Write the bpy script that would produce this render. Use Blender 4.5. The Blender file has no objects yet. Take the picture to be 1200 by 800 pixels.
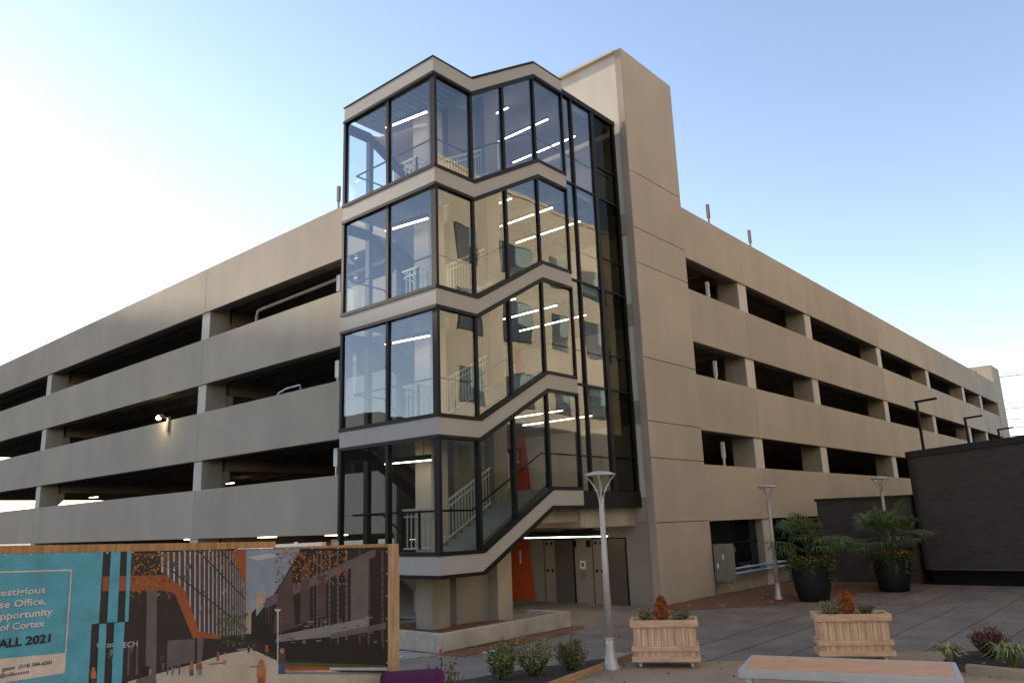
import bpy, math, random
from mathutils import Vector, Matrix
R = math.radians
scene = bpy.context.scene
col = scene.collection
PI = math.pi

# ------------------------------------------------------------------ camera
FPX, YAW, PIT, ROLL, CAMZ = 908.156, 0.8619115, 0.2296959, -0.03595534, 2.63
_F = Vector((math.sin(YAW)*math.cos(PIT), math.cos(YAW)*math.cos(PIT), math.sin(PIT)))
_r = Vector((math.cos(YAW), -math.sin(YAW), 0)); _u = _r.cross(_F)
_R = math.cos(ROLL)*_r + math.sin(ROLL)*_u
_U = -math.sin(ROLL)*_r + math.cos(ROLL)*_u
cd = bpy.data.cameras.new('camera'); cam = bpy.data.objects.new('camera', cd); col.objects.link(cam)
M = Matrix((( _R.x, _U.x, -_F.x, 0), (_R.y, _U.y, -_F.y, 0), (_R.z, _U.z, -_F.z, CAMZ), (0, 0, 0, 1)))
cam.matrix_world = M
cd.sensor_width = 36; cd.lens = FPX/1200*36; cd.clip_start = .05; cd.clip_end = 3000
scene.camera = cam

# ------------------------------------------------------------------ sky and sun
SUN_AZ, SUN_EL = R(-5), R(13)
w = bpy.data.worlds.new('World'); scene.world = w; w.use_nodes = True
nt = w.node_tree; sk = nt.nodes.new('ShaderNodeTexSky'); sk.sky_type = 'NISHITA'; sk.sun_disc = False
sk.sun_elevation = SUN_EL; sk.sun_rotation = SUN_AZ; sk.air_density = 1.0; sk.dust_density = .2; sk.ozone_density = 1.6
bg = nt.nodes['Background']; wm = nt.nodes.new('ShaderNodeMix'); wm.data_type = 'RGBA'; wm.blend_type = 'MULTIPLY'; wm.inputs[0].default_value = 1; wm.inputs[7].default_value = (1.17, .985, .97, 1)
nt.links.new(sk.outputs[0], wm.inputs[6]); nt.links.new(wm.outputs[2], bg.inputs[0]); bg.inputs[1].default_value = .13
sl = bpy.data.lights.new('sun', 'SUN'); sun = bpy.data.objects.new('sun', sl); col.objects.link(sun)
sl.energy = 4.4; sl.angle = R(.5); sl.color = (1, .85, .66)
_s = Vector((math.sin(SUN_AZ)*math.cos(SUN_EL), math.cos(SUN_AZ)*math.cos(SUN_EL), math.sin(SUN_EL)))
sun.rotation_euler = (-_s).to_track_quat('-Z', 'Y').to_euler(); sun.location = (-20, 60, 60)
scene.view_settings.view_transform = 'Standard'; scene.view_settings.look = 'None'
scene.view_settings.gamma = 1; scene.view_settings.use_curve_mapping = False
scene.view_settings.exposure = 1.62
scene.render.engine = 'CYCLES'
scene.cycles.max_bounces = 8; scene.cycles.transparent_max_bounces = 24; scene.cycles.glossy_bounces = 4
scene.cycles.diffuse_bounces = 4; scene.cycles.sample_clamp_indirect = 6; scene.cycles.caustics_reflective = False
scene.cycles.use_denoising = True

# ------------------------------------------------------------------ materials
MATS = {}
def _mat(name):
    m = bpy.data.materials.new(name); m.use_nodes = True; MATS[name] = m
    return m, m.node_tree, m.node_tree.nodes['Principled BSDF']
def mat(name, c, rough=.8, var=.12, scale=1.5, bump=0., bscale=60., metal=0., spec=.3, stretch=(1, 1, 1), fine=0., fscale=90.):
    m, t, b = _mat(name); N = t.nodes.new; L = t.links.new
    tc = N('ShaderNodeTexCoord'); mp = N('ShaderNodeMapping'); mp.inputs['Scale'].default_value = stretch
    L(tc.outputs['Object'], mp.inputs[0])
    n = N('ShaderNodeTexNoise'); n.inputs['Scale'].default_value = scale; n.inputs['Detail'].default_value = 6; n.inputs['Roughness'].default_value = .62
    L(mp.outputs[0], n.inputs['Vector'])
    rp = N('ShaderNodeValToRGB'); rp.color_ramp.elements[0].position = .3; rp.color_ramp.elements[1].position = .7
    rp.color_ramp.elements[0].color = (*[x*(1-var) for x in c], 1); rp.color_ramp.elements[1].color = (*[min(1, x*(1+var)) for x in c], 1)
    L(n.outputs[0], rp.inputs[0]); out = rp.outputs[0]
    if fine:
        n2 = N('ShaderNodeTexNoise'); n2.inputs['Scale'].default_value = fscale; n2.inputs['Detail'].default_value = 2
        L(tc.outputs['Object'], n2.inputs['Vector'])
        r2 = N('ShaderNodeMapRange'); r2.inputs['From Min'].default_value = .25; r2.inputs['From Max'].default_value = .75
        r2.inputs['To Min'].default_value = 1-fine; r2.inputs['To Max'].default_value = 1+fine
        L(n2.outputs[0], r2.inputs[0])
        mx = N('ShaderNodeMix'); mx.data_type = 'RGBA'; mx.blend_type = 'MULTIPLY'; mx.inputs[0].default_value = 1
        L(out, mx.inputs[6]); L(r2.outputs[0], mx.inputs[7]); out = mx.outputs[2]
    L(out, b.inputs['Base Color'])
    b.inputs['Roughness'].default_value = rough; b.inputs['Metallic'].default_value = metal; b.inputs['Specular IOR Level'].default_value = spec
    if bump:
        n3 = N('ShaderNodeTexNoise'); n3.inputs['Scale'].default_value = bscale; n3.inputs['Detail'].default_value = 4
        L(mp.outputs[0], n3.inputs['Vector'])
        bp = N('ShaderNodeBump'); bp.inputs['Strength'].default_value = bump; bp.inputs['Distance'].default_value = .02
        L(n3.outputs[0], bp.inputs['Height']); L(bp.outputs[0], b.inputs['Normal'])
    return m
def flat(name, c, rough=.6, metal=0., spec=.3):
    m, t, b = _mat(name); b.inputs['Base Color'].default_value = (*c, 1); b.inputs['Roughness'].default_value = rough
    b.inputs['Metallic'].default_value = metal; b.inputs['Specular IOR Level'].default_value = spec
    return m
def emit(name, c, s):
    m, t, b = _mat(name); b.inputs['Base Color'].default_value = (*c, 1)
    b.inputs['Emission Color'].default_value = (*c, 1); b.inputs['Emission Strength'].default_value = s
    return m
def panel_mat(name, c):
    """Sand-blasted precast: broad mottling, faint vertical weather streaks, fine sandy grain."""
    m, t, b = _mat(name); N = t.nodes.new; L = t.links.new
    tc = N('ShaderNodeTexCoord')
    def noise(scale, st, det=5):
        mp = N('ShaderNodeMapping'); mp.inputs['Scale'].default_value = st; L(tc.outputs['Object'], mp.inputs[0])
        n = N('ShaderNodeTexNoise'); n.inputs['Scale'].default_value = scale; n.inputs['Detail'].default_value = det; L(mp.outputs[0], n.inputs['Vector'])
        return n.outputs[0]
    def rng(x, a, bb):
        r = N('ShaderNodeMapRange'); r.inputs['From Min'].default_value = .3; r.inputs['From Max'].default_value = .7
        r.inputs['To Min'].default_value = a; r.inputs['To Max'].default_value = bb; L(x, r.inputs[0]); return r.outputs[0]
    a = rng(noise(.35, (1, 1, 1)), .91, 1.08); bb = rng(noise(1.3, (1, 1, .12), 4), .97, 1.03); g = rng(noise(45, (1, 1, 1), 2), .93, 1.07)
    m1 = N('ShaderNodeMath'); m1.operation = 'MULTIPLY'; L(a, m1.inputs[0]); L(bb, m1.inputs[1])
    m2 = N('ShaderNodeMath'); m2.operation = 'MULTIPLY'; L(m1.outputs[0], m2.inputs[0]); L(g, m2.inputs[1])
    mx = N('ShaderNodeMix'); mx.data_type = 'RGBA'; mx.blend_type = 'MULTIPLY'; mx.inputs[0].default_value = 1
    oi = N('ShaderNodeObjectInfo'); r3 = N('ShaderNodeMapRange'); r3.inputs['To Min'].default_value = .94; r3.inputs['To Max'].default_value = 1.05; L(oi.outputs['Random'], r3.inputs[0])
    m3 = N('ShaderNodeMath'); m3.operation = 'MULTIPLY'; L(m2.outputs[0], m3.inputs[0]); L(r3.outputs[0], m3.inputs[1]); m2 = m3
    mx.inputs[6].default_value = (*c, 1); L(m2.outputs[0], mx.inputs[7]); L(mx.outputs[2], b.inputs['Base Color'])
    b.inputs['Roughness'].default_value = .9; b.inputs['Specular IOR Level'].default_value = .2
    bp = N('ShaderNodeBump'); bp.inputs['Strength'].default_value = .25; bp.inputs['Distance'].default_value = .01
    L(noise(60, (1, 1, 1), 3), bp.inputs['Height']); L(bp.outputs[0], b.inputs['Normal'])
    return m
def glass_mat(name, tint, r0, wav=.05, gcol=(1, 1, 1)):
    """Coated architectural glass: tinted straight transmission plus a wavy mirror coat."""
    m, t, b = _mat(name); N = t.nodes.new; L = t.links.new; t.nodes.remove(b)
    out = t.nodes['Material Output']
    tr = N('ShaderNodeBsdfTransparent'); tr.inputs[0].default_value = (*tint, 1)
    gl = N('ShaderNodeBsdfGlossy'); gl.inputs[0].default_value = (*gcol, 1); gl.inputs['Roughness'].default_value = .003
    tc = N('ShaderNodeTexCoord'); n = N('ShaderNodeTexNoise'); n.inputs['Scale'].default_value = .8; n.inputs['Detail'].default_value = 1
    L(tc.outputs['Object'], n.inputs['Vector'])
    bp = N('ShaderNodeBump'); bp.inputs['Strength'].default_value = wav; bp.inputs['Distance'].default_value = .1
    L(n.outputs[0], bp.inputs['Height']); L(bp.outputs[0], gl.inputs['Normal'])
    fr = N('ShaderNodeFresnel'); fr.inputs[0].default_value = 1.5
    mr = N('ShaderNodeMapRange'); mr.inputs['To Min'].default_value = r0; mr.inputs['To Max'].default_value = 1
    L(fr.outputs[0], mr.inputs[0])
    mx = N('ShaderNodeMixShader'); L(mr.outputs[0], mx.inputs[0]); L(tr.outputs[0], mx.inputs[1]); L(gl.outputs[0], mx.inputs[2])
    L(mx.outputs[0], out.inputs[0])
    return m
def brick_mat(name, c1, c2, mortar):
    m, t, b = _mat(name); N = t.nodes.new; L = t.links.new
    tc = N('ShaderNodeTexCoord'); sp = N('ShaderNodeSeparateXYZ'); L(tc.outputs['Object'], sp.inputs[0])
    ad = N('ShaderNodeMath'); L(sp.outputs[0], ad.inputs[0]); L(sp.outputs[1], ad.inputs[1])
    cb = N('ShaderNodeCombineXYZ'); L(ad.outputs[0], cb.inputs[0]); L(sp.outputs[2], cb.inputs[1])
    br = N('ShaderNodeTexBrick'); L(cb.outputs[0], br.inputs[0]); br.inputs['Scale'].default_value = 1
    br.inputs['Brick Width'].default_value = .42; br.inputs['Row Height'].default_value = .2; br.inputs['Mortar Size'].default_value = .008
    br.inputs['Color1'].default_value = (*c1, 1); br.inputs['Color2'].default_value = (*c2, 1); br.inputs['Mortar'].default_value = (*mortar, 1)
    L(br.outputs[0], b.inputs['Base Color']); b.inputs['Roughness'].default_value = .7
    bp = N('ShaderNodeBump'); bp.inputs['Strength'].default_value = .4; bp.inputs['Distance'].default_value = .01; bp.invert = True
    L(br.outputs[1], bp.inputs['Height']); L(bp.outputs[0], b.inputs['Normal'])
    return m
def gravel_mat(name, cols, scale=22):
    m, t, b = _mat(name); N = t.nodes.new; L = t.links.new
    tc = N('ShaderNodeTexCoord'); v = N('ShaderNodeTexVoronoi'); v.inputs['Scale'].default_value = scale; L(tc.outputs['Object'], v.inputs['Vector'])
    sp = N('ShaderNodeSeparateColor'); L(v.outputs['Color'], sp.inputs[0])
    rp = N('ShaderNodeValToRGB'); e = rp.color_ramp.elements
    for i, c in enumerate(cols):
        p = i/(len(cols)-1)
        el = e[0] if i == 0 else (e[1] if i == len(cols)-1 else e.new(p)); el.position = p; el.color = (*c, 1)
    L(sp.outputs[0], rp.inputs[0]); L(rp.outputs[0], b.inputs['Base Color']); b.inputs['Roughness'].default_value = .85
    bp = N('ShaderNodeBump'); bp.inputs['Strength'].default_value = 1; bp.inputs['Distance'].default_value = .03; bp.invert = True
    L(v.outputs['Distance'], bp.inputs['Height']); L(bp.outputs[0], b.inputs['Normal'])
    return m
def wood_mat(name, c, axis=2, var=.3, rough=.75):
    st = [14, 14, 14]; st[axis] = 1.1
    return mat(name, c, rough=rough, var=var, scale=1.6, stretch=tuple(st), bump=.15, bscale=3, fine=.08, fscale=7)

TAN = panel_mat('tan precast', (.42, .352, .272))
FASC = mat('fascia panel', (.37, .33, .285), rough=.55, var=.05, scale=.8)
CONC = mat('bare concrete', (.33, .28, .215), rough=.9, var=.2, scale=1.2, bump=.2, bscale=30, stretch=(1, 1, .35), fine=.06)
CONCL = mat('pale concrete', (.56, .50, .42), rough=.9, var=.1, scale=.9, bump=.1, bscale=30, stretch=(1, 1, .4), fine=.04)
CONCE = mat('edge concrete', (.37, .305, .24), rough=.9, var=.15, scale=1.2, stretch=(1, 1, .35))
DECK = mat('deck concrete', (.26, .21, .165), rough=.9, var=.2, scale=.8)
COREW = mat('painted core wall', (.26, .23, .185), rough=.7, var=.07, scale=1.2)
PAVE = mat('plaza paving', (.20, .168, .138), rough=.82, var=.26, scale=.8, bump=.12, bscale=50, fine=.14, fscale=35)
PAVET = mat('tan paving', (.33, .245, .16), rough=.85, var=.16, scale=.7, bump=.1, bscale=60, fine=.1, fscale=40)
GRND = mat('asphalt', (.07, .065, .06), rough=.9, var=.2, scale=.3, fine=.15)
JOINT = flat('joint', (.05, .045, .04), .9)
GRAVEL = gravel_mat('river gravel', [(.14, .06, .025), (.42, .19, .07), (.28, .125, .05), (.52, .3, .14), (.2, .085, .035)], 16)
GRAVW = gravel_mat('pale gravel', [(.25, .23, .2), (.5, .47, .42), (.35, .32, .28)], 20)
MULCH = gravel_mat('mulch', [(.03, .018, .012), (.08, .045, .03), (.05, .03, .02)], 26)
BLACK = flat('black aluminium', (.008, .007, .0065), .5, 0, .2)
DKGL = flat('dark spandrel glass', (.008, .008, .008), .08, 0, .5)
GLASS = glass_mat('coated glass', (.88, .92, .90), .08, .045, (.86, .94, 1.0))
GLASSD = glass_mat('dark glass', (.12, .14, .12), .02, .05, (.22, .22, .2))
STEEL = mat('brushed steel', (.42, .40, .38), rough=.35, var=.1, scale=3, metal=.9, stretch=(20, 20, 1))
STEELD = mat('dark steel', (.15, .125, .10), rough=.45, var=.1, scale=3, metal=.6, stretch=(20, 20, 1))
STEELB = mat('steel with painted reflection', (.66, .54, .42), rough=.3, var=.06, scale=3, metal=.85, stretch=(20, 20, 1))
ALU = mat('galvanised aluminium', (.50, .46, .42), rough=.5, var=.08, scale=4, metal=.45)
WHITE = flat('white steel', (.72, .72, .70), .5)
GREYP = mat('grey paint', (.21, .19, .15), rough=.55, var=.06, scale=5)
ORANGE = mat('orange paint', (.50, .075, .015), rough=.6, var=.08, scale=2)
STEP = mat('stair concrete', (.34, .35, .34), rough=.85, var=.15, scale=3)
WOODP = wood_mat('cedar boards upright', (.62, .385, .225), 2)
WOODH = wood_mat('cedar boards lengthwise', (.60, .365, .22), 0)
PLY = wood_mat('weathered plywood', (.42, .20, .075), 2, .35)
POSTW = wood_mat('timber post', (.42, .25, .125), 2, .3)
TABLET = wood_mat('table top', (.62, .33, .16), 0, .2, .5)
SOIL = mat('soil', (.035, .022, .015), rough=1, var=.4, scale=30)
POT = flat('black pot', (.012, .012, .013), .5)
DKBR = brick_mat('dark block', (.036, .027, .021), (.050, .037, .029), (.072, .054, .043))
DKCAP = flat('dark coping', (.02, .016, .014), .6)
LAMPW = emit('lit strip', (1, .80, .58), 5)
LAMPF = emit('flood lamp', (1, .85, .55), 40)
PURPLE = mat('purple fabric', (.085, .018, .06), rough=.85, var=.15, scale=20)
UNDERSHADE = flat('painted recess shade', (.01, .009, .008), .9)

# ------------------------------------------------------------------ mesh building
ORG = {}
class MB:
    def __init__(s): s.v = []; s.f = []; s.m = []; s.cur = 0
    def face(s, idx): s.f.append(tuple(idx)); s.m.append(s.cur)
    def poly(s, pts):
        n = len(s.v); s.v += [tuple(p) for p in pts]; s.face(range(n, n+len(pts)))
    def box(s, x0, x1, y0, y1, z0, z1):
        n = len(s.v); s.v += [(x, y, z) for z in (z0, z1) for y in (y0, y1) for x in (x0, x1)]
        for q in ((0, 2, 3, 1), (4, 5, 7, 6), (0, 1, 5, 4), (2, 6, 7, 3), (0, 4, 6, 2), (1, 3, 7, 5)): s.face([n+i for i in q])
    def prism(s, pts, ex):
        n = len(s.v); k = len(pts); ex = Vector(ex)
        s.v += [tuple(p) for p in pts] + [tuple(Vector(p)+ex) for p in pts]
        s.face(range(n, n+k)); s.face([n+k+i for i in reversed(range(k))])
        for i in range(k): j = (i+1) % k; s.face([n+i, n+k+i, n+k+j, n+j])
    def bar(s, a, b, wd, ht):
        """Rectangular bar from a to b; wd across, ht up."""
        a = Vector(a); b = Vector(b); d = (b-a).normalized()
        up = Vector((0, 0, 1)) if abs(d.z) < .99 else Vector((0, 1, 0))
        sd = d.cross(up).normalized(); u = sd.cross(d).normalized()
        pts = [a+sd*wd/2*i+u*ht/2*j for i, j in ((-1, -1), (1, -1), (1, 1), (-1, 1))]
        s.prism(pts, b-a)
    def tube(s, pts, r, n=8, caps=True):
        pts = [Vector(p) for p in pts]; rs = r if isinstance(r, (list, tuple)) else [r]*len(pts); base = len(s.v)
        for i, p in enumerate(pts):
            d = (pts[min(i+1, len(pts)-1)]-pts[max(i-1, 0)]).normalized()
            up = Vector((0, 0, 1)) if abs(d.z) < .95 else Vector((1, 0, 0))
            a = d.cross(up).normalized(); b = a.cross(d)
            for k in range(n):
                t = 2*PI*k/n; s.v.append(tuple(p+(a*math.cos(t)+b*math.sin(t))*rs[i]))
        for i in range(len(pts)-1):
            for k in range(n):
                k2 = (k+1) % n; s.face([base+i*n+k, base+i*n+k2, base+(i+1)*n+k2, base+(i+1)*n+k])
        if caps:
            s.face([base+k for k in reversed(range(n))]); s.face([base+(len(pts)-1)*n+k for k in range(n)])
    def lathe(s, prof, c=(0, 0, 0), n=24):
        base = len(s.v)
        for r, z in prof:
            for k in range(n):
                t = 2*PI*k/n; s.v.append((c[0]+r*math.cos(t), c[1]+r*math.sin(t), c[2]+z))
        for i in range(len(prof)-1):
            for k in range(n):
                k2 = (k+1) % n; s.face([base+i*n+k, base+i*n+k2, base+(i+1)*n+k2, base+(i+1)*n+k])
        s.face([base+k for k in reversed(range(n))]); s.face([base+(len(prof)-1)*n+k for k in range(n)])
    def build(s, name, mats, parent=None, smooth=False, bevel=0.):
        me = bpy.data.meshes.new(name)
        o0 = ORG.get(parent.name, Vector((0, 0, 0))) if parent else Vector((0, 0, 0))
        me.from_pydata([tuple(Vector(p)-o0) for p in s.v], [], s.f); me.update()
        for m in (mats if isinstance(mats, (list, tuple)) else [mats]): me.materials.append(m)
        me.polygons.foreach_set('material_index', s.m)
        if smooth: me.polygons.foreach_set('use_smooth', [True]*len(me.polygons))
        o = bpy.data.objects.new(name, me); col.objects.link(o)
        if parent: o.parent = parent; ORG[o.name] = o0
        if bevel:
            b = o.modifiers.new('edge', 'BEVEL'); b.width = bevel; b.segments = 2; b.limit_method = 'ANGLE'
        return o
def tag(o, label=None, cat=None, group=None, kind=None):
    if label: o['label'] = label
    if cat: o['category'] = cat
    if group: o['group'] = group
    if kind: o['kind'] = kind
    return o
def thing(name, loc, label, cat, group=None):
    o = bpy.data.objects.new(name, None); col.objects.link(o); o.location = loc; o.empty_display_size = .3
    ORG[o.name] = Vector(loc); return tag(o, label, cat, group)
def copy_tree(o, loc, rz=None, label=None, scale=None):
    def rec(a, par):
        c = a.copy(); col.objects.link(c)
        if par: c.parent = par
        for ch in a.children: rec(ch, c)
        return c
    r = rec(o, None); r.location = loc
    if rz is not None: r.rotation_euler.z = rz
    if label: r['label'] = label
    if scale: r.scale = (scale,)*3
    return r
def one(name, mb, mats, label, cat, group=None, smooth=False, bevel=0.):
    return tag(mb.build(name, mats, None, smooth, bevel), label, cat, group)
def part_box(name, m, parent, *b, bevel=0.):
    q = MB(); q.box(*b); return q.build(name, m, parent, bevel=bevel)

# ================================================================== SETTING
def sheet(name, pts, z, m, kind='structure', label=None, cat=None):
    q = MB(); q.poly([(x, y, z) for x, y in pts]); o = q.build(name, m); tag(o, label, cat, None, kind); return o
sheet('ground', [(-700, -700), (900, -700), (900, 900), (-700, 900)], -.02, GRND)
sheet('plaza_pavement', [(-6, -7.9), (31.25, -7.9), (31.25, 12.84), (-6, 12.84)], 0, PAVE)
sheet('lobby_floor', [(12.2, 12.842), (25, 12.842), (25, 17.9), (12.2, 17.9)], 0, PAVE)
sheet('foreground_pavement', [(13.35, 8.72), (13.1, 8.15), (14, 7.25), (14.7, 6.55), (15.6, 5.6), (16.4, 4.8), (17.2, 3.9), (18.5, 2.6), (18.5, -7), (1, -7), (1, 7.7), (9.2, 8.13), (10.95, 8.46)], .004, PAVET)  # near paving set lighter tan; its warm reflected light is in the colour
jm = MB()
for y in (3.4, 4.43, 5.46, 6.42, 7.45, 8.45):
    x0 = {3.4: 17.8, 4.43: 16.8, 5.46: 15.8, 6.42: 14.9, 7.45: 13.9, 8.45: 13.4}[y]
    jm.poly([(x0, y-.011, .004), (31.2, y-.011, .004), (31.2, y+.011, .004), (x0, y+.011, .004)])
for x in (19.6, 24.4, 29.2):
    jm.poly([(x-.009, -5, .0045), (x+.009, -5, .0045), (x+.009, 8.6, .0045), (x-.009, 8.6, .0045)])
tag(jm.build('pavement_joints', JOINT), kind='structure')
def mound(name, pts, z, m, label, cat):
    """Gravel or mulch bed: a low heap with a broken edge."""
    rnd = random.Random(len(name)); P = []
    for i, a in enumerate(pts):
        b = pts[(i+1) % len(pts)]; k = max(1, int(math.dist(a, b)/.35))
        for j in range(k):
            t = j/k; P.append((a[0]+(b[0]-a[0])*t+rnd.uniform(-.05, .05), a[1]+(b[1]-a[1])*t+rnd.uniform(-.05, .05)))
    cx = sum(p[0] for p in P)/len(P); cy = sum(p[1] for p in P)/len(P); q = MB(); n = len(P)
    q.v += [(x, y, .006) for x, y in P] + [(x+(cx-x)*.08, y+(cy-y)*.08, z) for x, y in P] + [(x+(cx-x)*.5, y+(cy-y)*.5, z*1.15) for x, y in P] + [(cx, cy, z*1.15)]
    for i in range(n):
        j = (i+1) % n
        for a in (0, n): q.face([a+i, a+j, a+n+j, a+n+i])
        q.face([2*n+i, 2*n+j, 3*n])
    o = q.build(name, m, smooth=True); tag(o, label, cat, None, 'stuff'); return o
mound('gravel_bed', [(20.7, 11.95), (21.6, 11.2), (23, 10.2), (25.1, 9.45), (27.7, 8.72), (29.5, 8.2), (31.25, 7.8), (31.25, 12.75), (21.55, 12.8)], .07, GRAVEL, 'orange brown river gravel bed along the garage wall', 'gravel')
mound('gravel_strip', [(11.95, 12.56), (12.0, 11.95), (13.6, 11.9), (15.8, 12.0), (16.9, 12.35), (16.5, 12.57)], .05, GRAVEL, 'narrow strip of orange gravel outside the low concrete wall', 'gravel')
mound('gravel_patch', [(10.9, 13.7), (11.1, 12.9), (11.9, 12.5), (11.95, 13.6)], .03, GRAVW, 'pale gravel patch at the corner of the low wall', 'gravel')
mound('mulch_bed', [(13.3, 9.05), (12.3, 9.45), (11, 9.95), (8.2, 10.4), (8.2, 8.2), (9.2, 8.25), (10.95, 8.58), (13.2, 8.88)], .06, MULCH, 'dark mulch bed with small shrubs behind an edging board', 'mulch')
mound('shrub_bed', [(14.93, 3.25), (15.3, 3.95), (16.8, 3.9), (18, 3), (17.2, 0), (14.62, .3)], .06, MULCH, 'dark mulch bed behind the tan edging beside the table', 'mulch')

# ================================================================== PARKING GARAGE
ROWS = [(2.46, 4.39), (5.60, 7.60), (8.82, 10.80), (12.02, 14.02)]
g = thing('parking_garage', (40, 30, 0), 'long four tier tan precast concrete parking garage with open decks', 'parking garage')
LX, RY, BY, EX = 16.0, 12.87, 67.9, 88.75
lj = [17.15, 31.3, 49.5, 67.9]; rj = [25.08, 30, 37.3, 48.6, 59.7, 70.85, 77.6, 84.95]
J = .012
for z0, z1 in ROWS:
    for a, b in zip(lj, lj[1:]): part_box('spandrel_panel', TAN, g, LX, LX+.2, a+J, b-J, z0, z1)
    for a, b in zip(rj, rj[1:]): part_box('spandrel_panel', TAN, g, a+J, b-J, RY, RY+.2, z0, z1)
    part_box('spandrel_panel', TAN, g, LX+.2, EX, BY-.2, BY, z0, z1)
    part_box('spandrel_panel', TAN, g, EX-.2, EX, 18.2, BY-.21, z0, z1)
# decks: slab plus double-tee stems running front to back
for z0, z1 in ROWS:
    q = MB(); zt = z0+.92
    q.box(LX+.21, EX-.21, 17.95, BY-.21, zt-.12, zt); q.box(25.12, 84.9, RY+.21, 17.95, zt-.12, zt)
    x = 17.3; i = 0
    while x < EX-1:
        q.box(x, x+.16, 17.95 if x < 25.3 or x > 84.5 else RY+.5, BY-.3, zt-.72, zt-.121); x += 1.55; i += 1
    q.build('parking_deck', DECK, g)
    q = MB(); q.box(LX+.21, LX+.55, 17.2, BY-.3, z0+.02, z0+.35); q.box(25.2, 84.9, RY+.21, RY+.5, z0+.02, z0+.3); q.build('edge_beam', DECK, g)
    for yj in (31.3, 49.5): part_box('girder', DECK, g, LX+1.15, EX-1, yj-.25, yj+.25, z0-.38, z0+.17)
def corbel_column(yj):
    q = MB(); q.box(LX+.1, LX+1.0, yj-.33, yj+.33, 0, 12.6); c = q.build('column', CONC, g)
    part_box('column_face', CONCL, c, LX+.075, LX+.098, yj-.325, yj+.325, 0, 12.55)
    for z0, z1 in ROWS:
        q = MB(); zc = z0-.4
        q.prism([(LX+1.0, yj-.26, zc), (LX+1.38, yj-.26, zc), (LX+1.38, yj-.26, zc-.38), (LX+1.0, yj-.26, zc-.78)], (0, .52, 0)); q.build('corbel', CONC, c)
for yj in (31.3, 49.5, 67.3): corbel_column(yj)
for xj in rj[1:-1]:
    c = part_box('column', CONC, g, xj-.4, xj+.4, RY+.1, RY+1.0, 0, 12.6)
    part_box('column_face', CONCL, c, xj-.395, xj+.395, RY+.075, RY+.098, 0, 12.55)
for xj in (28, 40, 52, 64, 76):
    for yj in (31.3, 49.5): part_box('column', DECK, g, xj-.35, xj+.35, yj-.35, yj+.35, 0, 12.2)
for xj in rj[1:-1]: part_box('column', CONC, g, xj-.35, xj+.35, BY-1.0, BY-.25, 0, 12.6)
for yj in (24, 40, 56): part_box('column', CONC, g, EX-1.0, EX-.25, yj-.35, yj+.35, 0, 12.6)
# ground storey of the right facade: sill wall and dark glazed bays
part_box('sill_wall', CONC, g, 25.08, 84.9, RY+.12, RY+.4, 0, .62)
for a, b in zip(rj, rj[1:]):
    wv = part_box('dark_window', DKGL, g, a+.42, b-.42, RY+.36, RY+.42, .621, 2.7)
    q = MB(); k = max(2, int((b-a)/2.2))
    for i in range(1, k): xm = a+.42+(b-a-.84)*i/k; q.box(xm-.03, xm+.03, RY+.32, RY+.358, .63, 2.69)
    q.box(a+.43, b-.43, RY+.325, RY+.357, 1.62, 1.67); q.build('window_frame', BLACK, wv)
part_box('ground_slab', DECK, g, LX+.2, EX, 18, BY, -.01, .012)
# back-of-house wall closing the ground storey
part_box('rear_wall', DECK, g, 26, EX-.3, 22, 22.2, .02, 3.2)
# far corner block above the roof
fb = MB(); fb.box(85.0, EX, RY-.01, RY+.6, 0, 15.7); fb.box(EX-.3, EX, RY+.6, 18.1, 0, 15.7); fb.box(85.0, EX-.3, RY+.6, 18.1, 15.3, 15.7)
fb.box(85.0, 85.3, RY+.6, RY+1.25, 0, 15.3); fb.box(85, 85.3, 17, 18.1, 0, 15.3); fb.box(85, 85.3, RY+1.25, 17, 0, 13.2)
fb.build('corner_block', TAN, g)

# ================================================================== ELEVATOR TOWER
e = thing('elevator_tower', (23.2, 15.4, 0), 'tall windowless tan concrete elevator tower beside the glass stair', 'tower')
TX0, TX1, TY0, TY1, TZ = 21.5, 25.05, 12.85, 19.4, 19.08
zs = [0, 2.48, 4.49, 5.66, 7.75, 11.0, 12.26, 14.36, TZ]
for a, b in zip(zs, zs[1:]): part_box('front_panel', TAN, e, TX0+.03, TX1, TY0, TY0+.25, a+(.012 if a else 0), b-.012)
part_box('panel_edge', CONCE, e, TX0, TX0+.028, TY0+.004, TY0+.26, 0, TZ-.02)
q = MB(); q.box(TX0+.05, TX1-.02, TY0+.26, TY1, 0, TZ-.12); q.build('shaft_wall', CONCL, e)
part_box('roof_cap', CONCL, e, TX0-.1, TX1-.02, TY0+.27, TY1+.1, TZ-.119, TZ-.02)
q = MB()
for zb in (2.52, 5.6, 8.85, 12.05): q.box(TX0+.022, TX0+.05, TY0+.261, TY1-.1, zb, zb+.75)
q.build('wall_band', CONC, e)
q = MB(); q.box(TX0+.035, TX0+.049, TY0+.262, TY1-.02, 0.01, 2.518); q.build('lobby_wall', COREW, e)
for (ya, yb, yc) in ((17.33, 16.05, 16.84), (15.3, 13.99, 14.78)):
    d = part_box('door_frame', BLACK, e, TX0-.005, TX0+.034, yb, ya, 0, 2.06)
    part_box('door_jamb', STEELB, d, TX0-.02, TX0-.0055, yc+.01, ya-.04, 0, 2.02)  # brighter warm panel: a reflection on the metal is put into its colour
    part_box('door_leaf', STEELD, d, TX0-.018, TX0-.0055, yb+.04, yc-.005, 0, 2.02)
    q = MB()
    for zz in (1.02, 1.9):
        for yy in (ya-.15, ya-.36): q.box(TX0-.03, TX0-.0205, yy-.04, yy+.04, zz-.05, zz+.05)
    q.build('floor_sign', BLACK, d)
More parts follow.
